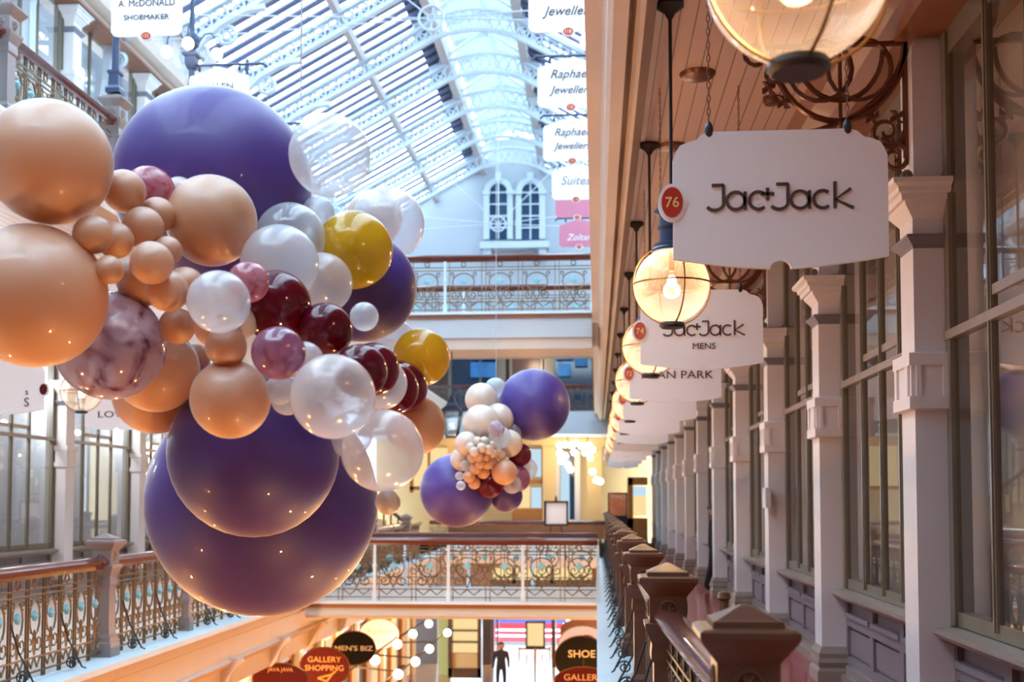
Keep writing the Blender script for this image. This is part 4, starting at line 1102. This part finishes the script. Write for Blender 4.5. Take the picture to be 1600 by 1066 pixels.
oval_sign(438, 1062, 18.2, 0.46, 0.26, MAROON, [('JAVA JAVA', 0.42, 0.15, {})], 'dark maroon oval sign at the bottom edge, nearest of the lower left row', REDTXT)
gs = oval_sign(507, 1043, 21.4, 0.48, 0.38, MAROON, [('GALLERY', 0.64, 0.15, dict(h=0.105)), ('SHOPPING', 0.74, -0.01, dict(h=0.105))], 'maroon oval sign lettered GALLERY SHOPPING in the lower left row', REDTXT)
h_ = MB()
for a, b in (((-0.12, -0.2), (0.15, -0.13)), ((0.15, -0.13), (0.05, -0.26)), ((0.05, -0.26), (-0.12, -0.2)), ((0.10, -0.16), (0.22, -0.07))): h_.tube([(a[0], -0.02, a[1]), (b[0], -0.02, b[1])], 0.018, 4)
h_.build('pointing_hand', REDTXT, gs)
oval_sign(553, 1013, 24.6, 0.48, 0.37, BLACKSIGN, [("MEN'S BIZ", 0.84, 0.0, dict(h=0.11, bold=0.01))], "black oval sign lettered MEN'S BIZ", CREAMTXT)
oval_sign(593, 991, 28.0, 0.50, 0.38, SIGN, [('Raphael', 0.66, 0.05, dict(shear=0.35)), ('Jewellers', 0.45, -0.15, dict(shear=0.3))], 'pale oval sign with cursive lettering, farthest of the lower left row', INKGREY)
oval_sign(909, 1030, 22.0, 0.52, 0.44, BLACKSIGN, [('SHOE', 0.52, 0.10, dict(h=0.14, bold=0.01))], 'black oval sign lettered SHOE at the lower right of the void', CREAMTXT)
oval_sign(912, 1066, 19.3, 0.50, 0.25, MAROON, [('GALLERY', 0.66, 0.08, dict(h=0.105))], 'maroon oval sign lettered GALLERY at the bottom, right of the person', REDTXT)
t = oval_sign(911, 1008, 25.0, 0.55, 0.42, SIGN, [], 'pale oval sign with a maroon disc behind the SHOE sign', INK)
plate('disc', ell(0.08, -0.02, 0.24, 0.24), mat('plum disc', (0.25, 0.01, 0.06), 0.4), t, -0.03, -0.013)
oval_sign(915, 985, 28.2, 0.62, 0.30, SCROLLBROWN, [], 'brown oval sign above and behind the pale one with maroon disc', CREAMTXT)

for k in range(14):
    Y = 14 + 1.9 * k; o = MB().rect([(-4.9, 0.03), (-4.6, 0.03), (-4.55, 0), (-1.5, 0), (-1.4, 0.05), (-1.3, 0.05), (-1.3, 0.0), (-0.97, 0.0)], 0.22, Y + 0.25, Y, 0)
    for j in range(len(o.v)): pass
    ob = MB().rect([(-4.9, 0.03), (-4.6, 0.03), (-4.55, 0), (-1.5, 0), (-1.4, 0.05), (-1.3, 0.05), (-1.3, 0.0), (-0.97, 0.0)], -0.22, 0, 0.26).build('ground_pilaster', PALE, None, smooth=0)
    ob.location = (-6.4, Y + 0.26, 0); ob.rotation_euler = (0, 0, PI)
    tag(ob, 'pale pilaster between ground-floor shopfronts on the left, %s along' % ORD[k], 'pilaster', 'ground-floor pilasters on the left')
    if k < 13:
        wv = struct(empty('window_%d' % (60 + k), (-6.38, Y + 0.26, 0)))
        MB().box(0, 0.03, 0.05, 1.6, -4.3, -1.55).build('pane', BLUEPANE if k % 3 else LITBOX, wv, smooth=0)
        MB().box(0, 0.08, 0, 0.09, -4.9, -1.4).box(0, 0.08, 1.56, 1.65, -4.9, -1.4).box(0, 0.08, 0, 1.65, -1.6, -1.4).box(0, .08, 0, 1.65, -4.4, -4.2).build('frame', DOORWOOD, wv, smooth=0)


def double_lamp(i, Y, pa, pb):
    a, b = at(*pa, Y), at(*pb, Y)
    t = empty('globe_wall_lamp', (-6.18, Y, a.z - 0.3)); tag(t, 'dark curved wall lamp with two glowing globes, %s along the lower left shopfronts' % ORD[i], 'wall lamp', 'two-globe wall lamps of the ground floor')
    o = Vector((-6.18, Y, a.z - 0.3)); la, lb = a - o, b - o
    MB().tube([(0, 0, -0.3), (0.3, 0, -0.25), ((lb.x) * .8, 0, lb.z - 0.25), (lb.x + .15, 0, lb.z + .2), (lb.x, 0, lb.z + 0.15)], 0.022, 6).tube([(0.3, 0, -0.25), (la.x - .1, 0, la.z + 0.1), (la.x, 0, la.z + 0.18)], 0.02, 6).build('bracket', IRONBLACK, t)
    for q in (la, lb): MB().ball(tuple(q), 0.11, 12, 8).build('globe', BULBW, t)
    lamp('wall_lamp_light', (a.x + 0.3, Y, a.z - 0.35), 18, (1.0, 0.62, 0.28), 0.2)


double_lamp(3, 32.6, (670, 975), (699, 989)); double_lamp(2, 30.0, (645, 991), (671, 1014))
double_lamp(1, 27.4, (621, 1007), (649, 1034)); double_lamp(0, 24.9, (586, 1032), (622, 1054))

# far ground floor: lit cabinet, olive wall, entrance to the street
struct(multi(mat('olive wall', (0.30, 0.26, 0.08), 0.7), 'wall_end.004', [(684, 962, 704, 1120)], 43, 0.3))
t = empty('display_cabinet'); tag(t, 'tall dark cabinet with lit shelves left of the walking person', 'cabinet')
multi(DARKBROWN, 'case', [(700, 962, 706, 1058), (746, 962, 752, 1058), (700, 1045, 752, 1060), (700, 962, 752, 966)], 41.5, 0.5, t)
multi(LITBOX, 'lit_back', [(706, 966, 746, 1020)], 41.9, 0.05, t); multi(GOLDWALL, 'drawer', [(706, 1022, 746, 1044)], 41.6, 0.3, t)
multi(DARKBROWN, 'shelf', [(706, 985, 746, 987), (706, 1003, 746, 1005)], 41.6, 0.3, t)
struct(multi(DARKBROWN, 'wall_end.005', [(752, 962, 768, 1120), (560, 962, 684, 1120)], 46, 0.3))
struct(multi(CEDAR, 'wall_end.008', [(400, 845, 940, 962)], 46.0, 0.3))
t = empty('lit_shop_shelf'); tag(t, 'glowing gold shop shelves seen through the lower footbridge balustrade', 'shelf')
multi(LITBOX, 'shelf_light', [(770, 888, 800, 906), (806, 888, 860, 906), (866, 888, 925, 906)], 45.9, 0.05, t); multi(DARKBROWN, 'shelf', [(765, 907, 930, 916), (800, 884, 806, 912), (860, 884, 866, 912)], 45.85, 0.1, t)
struct(multi(DARKBROWN, 'trim_12', [(768, 962, 772, 1120), (776, 962, 779, 1120), (862, 962, 868, 1120)], 45.5, 0.2))
t = empty('street_awning'); tag(t, 'red and blue awning across the street seen through the far entrance', 'awning')
REDST = mat('red awning cloth', (0.30, 0.008, 0.015), 0.6); BLUST = mat('blue awning cloth', (0.02, 0.04, 0.22), 0.6)
multi(REDST, 'cloth', [(760, 974, 880, 1003)], 54, 0.1, t); multi(BLUST, 'valance', [(760, 962, 885, 973)], 53.8, 0.1, t); multi(SIGN, 'stripe', [(775, 984, 880, 986), (775, 993, 880, 995)], 53.9, 0.1, t)
struct(multi(STREET, 'wall_end.006', [(740, 1003, 900, 1120)], 56, 0.1))
struct(multi(STREET, 'wall_end.007', [(500, 700, 1000, 720)], 60, 0.1)) if False else None
t = empty('lit_poster_stand'); tag(t, 'glowing framed poster on a stand at the far entrance', 'poster')
multi(IRONBLACK, 'frame', [(821, 971, 852, 974), (821, 971, 824, 1013), (849, 971, 852, 1013), (821, 1010, 852, 1013)], 40, 0.08, t); multi(LITBOX, 'sheet', [(824, 974, 849, 1010)], 40.05, 0.03, t)
a = at(836, 1013, 40); MB().tube([(a.x, 40.05, a.z), (a.x, 40.05, -4.9)], 0.04, 6).build('stand', BRASS, t)
t = empty('iron_gate'); tag(t, 'black iron gate standing open behind the walking person', 'gate')
s = MB()
for px in (811, 823, 835, 847, 859): q = at(px, 1010, 44); s.tube([(q.x, 44, -4.9), (q.x, 44, q.z if px in (811, 859) else q.z - .3)], 0.025, 4)
a, b = at(811, 1011, 44), at(859, 1011, 44); s.box(a.x, b.x, 43.98, 44.02, a.z - 0.1, a.z - 0.04); s.build('bar', IRONBLACK, t)


# ------------------------------------------------------------------ people
def figure(name_lbl, loc, rz, joints, edges, radii, m, parts):
    t = empty('person', loc, rz); tag(t, name_lbl, 'person')
    me = bpy.data.meshes.new('body'); me.from_pydata(joints, edges, []); me.materials.append(m)
    o = bpy.data.objects.new('body', me); C.objects.link(o); o.parent = t
    o.modifiers.new('skin', 'SKIN'); 
    me.skin_vertices.new() if not me.skin_vertices else None
    for i, r in enumerate(radii): me.skin_vertices[0].data[i].radius = r if isinstance(r, tuple) else (r, r)
    me.skin_vertices[0].data[0].use_root = True
    s_ = o.modifiers.new('sub', 'SUBSURF'); s_.levels = 2; s_.render_levels = 2
    for nm, mm, mb in parts: mb.build(nm, mm, t, smooth=60)
    return t


J = [(0, 0, 0.95), (0, 0, 1.15), (0, 0, 1.38), (0, 0, 1.47), (0, 0, 1.56),
     (-0.19, 0, 1.40), (-0.25, 0.02, 1.12), (-0.27, -0.06, 0.88), (0.19, 0, 1.40), (0.25, 0.02, 1.12), (0.26, -0.05, 0.88),
     (-0.10, 0, 0.90), (-0.12, -0.08, 0.50), (-0.12, 0.02, 0.09), (0.10, 0, 0.90), (0.12, 0.05, 0.50), (0.12, 0.16, 0.11), (-0.12, -0.10, 0.03), (0.12, 0.05, 0.04)]
E = [(0, 1), (1, 2), (2, 3), (3, 4), (2, 5), (5, 6), (6, 7), (2, 8), (8, 9), (9, 10), (0, 11), (11, 12), (12, 13), (0, 14), (14, 15), (15, 16), (13, 17), (16, 18)]
R_ = [(0.17, 0.12), (0.15, 0.11), (0.17, 0.11), (0.06, 0.06), (0.055, 0.055), 0.075, 0.055, 0.045, 0.075, 0.055, 0.045, 0.10, 0.075, 0.05, 0.10, 0.075, 0.05, 0.045, 0.045]


def head_parts(col_hair, cap=False):
    hd = MB().ball((0, -0.01, 1.62), 0.098, 14, 10, 1.22).ball((0, -0.11, 1.61), 0.018, 6, 4, 1.5)
    for s_ in (-1, 1): hd.ball((s_ * 0.098, 0, 1.61), 0.022, 6, 4, 1.5)
    hair = MB().lathe([(0.112 * math.sin(a), 0.112 * math.cos(a) * 1.15) for a in [0.02 + 1.55 * i / 7 for i in range(8)]], 14, (0, 0.015, 1.64))
    hands = MB()
    for s_ in (-1, 1):
        hands.ball((s_ * 0.265, -0.06, 0.83), 0.036, 8, 6, 1.3)
        for f_ in range(4): hands.tube([(s_ * 0.265, -0.085 + f_ * 0.02, 0.80), (s_ * 0.262, -0.09 + f_ * 0.02, 0.745), (s_ * 0.255, -0.085 + f_ * 0.018, 0.715)], 0.009, 5)
        hands.tube([(s_ * 0.262, -0.09, 0.83), (s_ * 0.25, -0.115, 0.79)], 0.010, 5)
    return [('head', SKIN, hd), ('hair', col_hair, hair), ('hand', SKIN, hands)]


pp = at(783, 1010, 39.0)
figure('person in dark navy overalls walking on the ground floor below the bridge', (pp.x, 39.0, -4.9), 0.1, J, E, R_, COATNAVY, head_parts(HAIR))
figure('person in black clothes standing half hidden behind a right gallery pilaster', (2.13, 21.0, 0), 1.4, [(x, y, z * 0.92) for x, y, z in J], E, R_, COATBLACK, [(n, m_, MB().add([(v[0], v[1], v[2] * 0.92) for v in b.v], b.f)) for n, m_, b in head_parts(HAIR)])

# small brass-topped post beside the first newels and a meter box on a pilaster
t = empty('barrier_post', (0.92, 8.4, 0)); tag(t, 'short slim bronze post on the red floor beside the second newel', 'post')
MB().lathe([(0.06, 0), (0.06, 0.03), (0.03, 0.05), (0.03, 0.78), (0.045, 0.80), (0.045, 0.83), (0.035, 0.85), (0.035, 0.93), (0.05, 0.95), (0.04, 0.99), (0.01, 1.0)], 14).build('shaft', BRONZE, t)
q = at(1221, 778, 13.5)
tag(MB().box(2.0, 2.06, 13.7, 13.95, q.z - 0.12, q.z + 0.12).build('meter_box', PALE, smooth=0), 'small pale box fixed to the third right pilaster', 'box')


# ------------------------------------------------------------------ balloons
def balloon_mesh(name, m):
    n = 22; pr = []
    for j in range(n + 1):
        a = PI * j / n; r = math.sin(a); z = -math.cos(a)
        if z < 0: z = z * (1 + 0.10 * (-z) ** 3); r = r * (1 - 0.03 * (-z))
        pr.append((max(r, 0.004), z))
    o = MB().lathe(pr, 36).build(name, m, None, smooth=80); C.objects.unlink(o)
    return o.data


def knot_mesh():
    b = MB().lathe([(0.03, -1.06), (0.045, -1.09), (0.055, -1.11), (0.03, -1.13), (0.06, -1.17), (0.075, -1.19), (0.05, -1.195)], 10)
    o = b.build('knot', B_KNOT, None, smooth=50); C.objects.unlink(o); return o.data


BM = {k: balloon_mesh('balloon', m) for k, m in dict(P=B_PURP, O=B_PEACH, B=B_BLUSH, R=B_BURG, W=B_PEARL, C=B_CLEAR, Y=B_YEL, M=B_MARB, N=B_MARR, L=B_PLUM).items()}
KM = knot_mesh()
GB = 'balloons of the near garland'; GF = 'balloons of the distant cluster'
# (px, py, radius px, colour key, label) listed front to back; each is pushed back until it touches those before it
NEAR = [
    (53, 463, 114, 'O', 'large peach balloon, lower of the two at the left edge'),
    (77, 254, 98, 'O', 'large peach balloon, upper of the two at the left edge'),
    (172, 540, 87, 'M', 'big plum-marbled balloon below the left peach balloons'),
    (237, 411, 34, 'O', 'small peach balloon in the centre of the small peach bunch'),
    (342, 472, 50, 'W', 'pearly pink-white balloon right of the small peach bunch'),
    (435, 552, 43, 'L', 'plum pearl balloon below the large burgundy one'),
    (145, 367, 31, 'O', 'small peach balloon against the top right of the lower left giant'),
    (170, 422, 23, 'O', 'small peach balloon between the left giant and the marbled balloon'),
    (180, 376, 29, 'O', 'small peach balloon left of the central small one'),
    (223, 356, 33, 'O', 'small peach balloon just above the central small one'),
    (194, 299, 34, 'O', 'small peach balloon right of the upper left giant'),
    (262, 392, 23, 'O', 'small peach balloon peeping behind the central one, against the peach giant'),
    (246, 336, 28, 'O', 'small peach balloon under the pink-marbled one'),
    (262, 455, 33, 'O', 'small peach balloon at the lower right of the central one'),
    (353, 542, 33, 'O', 'small peach balloon under the pearly pink-white one'),
    (277, 510, 29, 'O', 'small peach balloon right of the big marbled one'),
    (222, 440, 40, 'O', 'orange-glowing peach balloon under the central small one'),
    (290, 447, 30, 'O', 'small peach balloon left of the pearly pink-white one'),
    (370, 505, 30, 'B', 'small blush balloon right of and below the pearly pink-white one'),
    (385, 512, 16, 'B', 'tiny blush balloon touching the large burgundy one'),
    (360, 624, 63, 'O', 'medium peach balloon above the dark purple giants'),
    (244, 578, 68, 'O', 'orange-glowing peach balloon right behind the big marbled one'),
    (242, 613, 67, 'O', 'lowest peach balloon under the orange-glowing one'),
    (305, 560, 24, 'O', 'small peach balloon squeezed between two medium peach ones'),
    (332, 515, 28, 'O', 'small peach balloon half under the pearly pink-white one'),
    (233, 300, 41, 'N', 'pink-marbled balloon under the upper purple giant'),
    (330, 345, 72, 'O', 'large peach balloon under the upper purple giant'),
    (280, 300, 24, 'B', 'small blush balloon peeping out between the pink-marbled and large peach ones'),
    (388, 441, 33, 'N', 'small red-marbled balloon beside the large burgundy one'),
    (520, 620, 68, 'W', 'large pearl balloon in the middle above the dark purple giants'),
    (437, 610, 24, 'C', 'small clear balloon, left one of the pair under the plum pearl'),
    (449, 623, 27, 'C', 'small clear balloon, right one of the pair under the plum pearl'),
    (597, 704, 66, 'W', 'large pearl balloon at the lower right of the garland'),
    (475, 565, 32, 'W', 'small pearl balloon behind the plum pearl one'),
    (430, 478, 57, 'R', 'large burgundy balloon in the middle of the garland'),
    (508, 516, 44, 'R', 'burgundy balloon right of the large burgundy one'),
    (569, 495, 23, 'C', 'small clear balloon before the right purple balloon'),
    (437, 412, 62, 'W', 'large white pearl balloon right of the large peach one'),
    (503, 443, 49, 'W', 'pearl balloon overlapping the gold one'),
    (563, 580, 43, 'R', 'burgundy balloon, first of the right-hand row behind the pearl'),
    (582, 578, 43, 'R', 'burgundy balloon, second of the right-hand row behind the pearl'),
    (595, 600, 42, 'W', 'pearl balloon tucked into the row of burgundy ones'),
    (612, 608, 43, 'R', 'burgundy balloon, third of the right-hand row'),
    (626, 606, 43, 'R', 'burgundy balloon at the right end of the row, by the small gold one'),
    (454, 372, 56, 'C', 'bluish clear balloon under the upper purple giant'),
    (553, 391, 62, 'Y', 'large gold balloon in the upper right of the garland'),
    (515, 243, 65, 'C', 'clear balloon against the right of the upper purple giant'),
    (397, 708, 134, 'P', 'dark purple giant, front one of the lower two'),
    (290, 665, 36, 'W', 'white pearl balloon peeping out left of the dark purple giant'),
    (545, 678, 38, 'W', 'pearl balloon behind the large lower right pearl'),
    (333, 292, 155, 'P', 'purple giant balloon at the top of the garland'),
    (566, 450, 86, 'P', 'dark purple balloon behind the gold one'),
    (497, 332, 26, 'W', 'small white balloon between clear and gold ones'),
    (658, 559, 46, 'Y', 'small gold balloon at the right end'),
    (606, 350, 58, 'W', 'white pearl balloon behind the large gold one'),
    (585, 340, 44, 'B', 'blush balloon inside the white pearl one behind the gold'),
    (610, 535, 40, 'W', 'white balloon between the dark purple and small gold ones'),
    (649, 665, 48, 'O', 'peach balloon at the right end under the burgundy row'),
    (410, 783, 182, 'P', 'largest dark purple giant, bottom of the garland'),
    (606, 785, 20, 'B', 'small blush balloon below the lower right pearl'),
]
FAR = [
    (741, 706, 8, 'B', None), (752, 700, 8, 'B', None), (763, 703, 8, 'B', None), (748, 714, 8, 'O', None), (759, 714, 7, 'O', None), (770, 709, 7, 'B', None),
    (735, 699, 8, 'B', None), (746, 690, 8, 'B', None), (757, 690, 8, 'B', None), (768, 697, 8, 'B', None), (776, 705, 8, 'B', None), (783, 711, 8, 'B', None), (738, 715, 8, 'O', None), (750, 725, 8, 'O', None), (761, 725, 9, 'O', None), (743, 732, 10, 'O', None), (770, 722, 8, 'O', None), (755, 738, 11, 'O', None), (733, 745, 10, 'O', None), (741, 755, 10, 'O', None),
    (720, 759, 7.5, 'C', 'tiny clear balloon, lowest left of the distant cluster'), (718, 744, 7, 'C', 'tiny clear balloon just above the lowest left one of the distant cluster'), (728, 728, 9, 'W', 'tiny pearl balloon at the left of the distant cluster'),
    (788, 738, 20.5, 'O', 'round peach balloon at the lower right of the distant cluster'),
    (729, 693, 19, 'B', 'pale blush balloon at the upper left of the distant bunch'), (722, 718, 19, 'B', 'pale blush balloon before the lower distant purple one'),
    (765, 655, 0.1, 'B', 'skip'),
    (776, 670, 13, 'M', 'marbled balloon before the upper distant blush ones'),
    (781, 683, 18, 'C', 'clear balloon in the middle of the distant cluster'), (795, 693, 22, 'B', 'blush balloon under the upper distant purple one'),
    (752, 662, 30, 'B', 'large pale blush balloon in the upper middle of the distant cluster'), (778, 655, 25, 'B', 'blush balloon touching the upper distant purple one'),
    (765, 755, 24, 'R', 'burgundy balloon at the bottom of the distant cluster'), (800, 757, 15, 'C', 'small clear balloon at the lower right of the distant cluster'),
    (807, 748, 22, 'L', 'plum pearl balloon behind the lower right clear one of the distant cluster'),
    (812, 711, 19, 'R', 'burgundy balloon at the right of the distant cluster'), (822, 733, 18, 'W', 'pearl balloon at the right edge of the distant cluster'),
    (752, 624, 26, 'B', 'pale blush balloon at the top of the distant cluster'), (774, 607, 17, 'C', 'clear balloon at the very top of the distant cluster'),
    (798, 676, 17, 'C', 'clear balloon squeezed under the upper distant purple one'),
    (834, 633, 57.5, 'P', 'distant purple balloon, upper right one'), (714, 766, 59, 'P', 'distant purple balloon, lower left one'),
    (791, 775, 26, 'P', 'small dark purple balloon behind the lower right of the distant cluster'), (705, 745, 1, 'B', 'skip'),
]


def place(lst, base, group, tol):
    done = []
    for (px, py, rp, k, lab) in lst:
        if lab == 'skip': continue
        Y = max([base] + [c2.y + 0.01 for (c2, R2, q) in done if math.hypot(px - q[0], py - q[1]) < 0.96 * (rp + q[2])])
        def geo(Y):
            c = at(px, py, Y); R = rp * depth(c) / F_PX; R *= 0.985; return c, R
        for _ in range(400):
            c, R = geo(Y); bad = False
            for (c2, R2, q) in done:
                if (c - c2).length < tol * (R + R2): bad = True; break
            if not bad: break
            Y += 0.02
        done.append((c, R, (px, py, rp)))
        o = bpy.data.objects.new('balloon', BM[k]); C.objects.link(o)
        o.location = c; o.scale = (R, R, R)
        o['_R'] = R
        ctr = Vector((-2.35, 6.5, 1.9)) if base < 8 else Vector((-1.6, 15.2, 2.4))
        d = (ctr - c); d += Vector((random.uniform(-.2, .2), 0.25, -0.15)); d = d.normalized()
        o.rotation_euler = (-d).to_track_quat('Z', 'Y').to_euler()
        if rp > 12:
            kn = bpy.data.objects.new('knot', KM); C.objects.link(kn); kn.parent = o
        tag(o, lab or 'tiny peach balloon in the bunch at the heart of the distant cluster', 'balloon', group if lab else 'tiny peach balloons of the distant cluster')
        del o['_R']
    return done


near = place(NEAR, 4.35, GB, 0.88)
far = place(FAR, 13.3, GF, 0.86)
for px, Y, py0, lab in ((470, 6.2, 150, 'thin wire holding up the near balloon garland'), (775, 14.4, 640, 'thin wire holding up the distant balloon cluster')):
    a = at(px, py0, Y); tag(MB().tube([a, (a.x, a.y, 14.0)], 0.004, 4).build('hanging_wire', WHITE), lab, 'wire')

# ------------------------------------------------------------------ lights of the lower floors and shops, with added fill on the left
for k in range(7):
    lamp('left_shop_fill', (-9.85, YPL - 1.6 + SP * (k - 2), 3.6), 110, (0.90, 0.97, 1.0), 0.25)  # added fill lamps, unseen: brighten left shops in place of reflections in their glass
    lamp('left_upper_shop_fill', (-9.85, YPL - 1.6 + SP * (k - 2), 9.3), 20, (0.85, 0.96, 1.0), 0.25)  # the same unseen fill, added for the upper left shops
for Y in (3.5, 7.5, 11.5, 15.5, 19.5, 26, 33):
    for X in (-5.95, 0.45):
        lamp('shop_downlight', (X, Y, -2.3), 135, (1.0, 0.55, 0.2), 0.06)
for Y in (27, 32, 37, 42):
    lamp('far_light', (-2.5, Y, -1.5), 22, (1.0, 0.7, 0.4), 0.3)
lamp('far_gallery_light', (-1.5, 45, 3.8), 28, (1.0, 0.72, 0.40), 0.3)
lamp('far_gallery_light', (-5.5, 45, 3.8), 28, (1.0, 0.72, 0.40), 0.3)
lamp('far_gallery_light', (-2.5, 45.4, 7.2), 40, (1.0, 0.75, 0.5), 0.3)
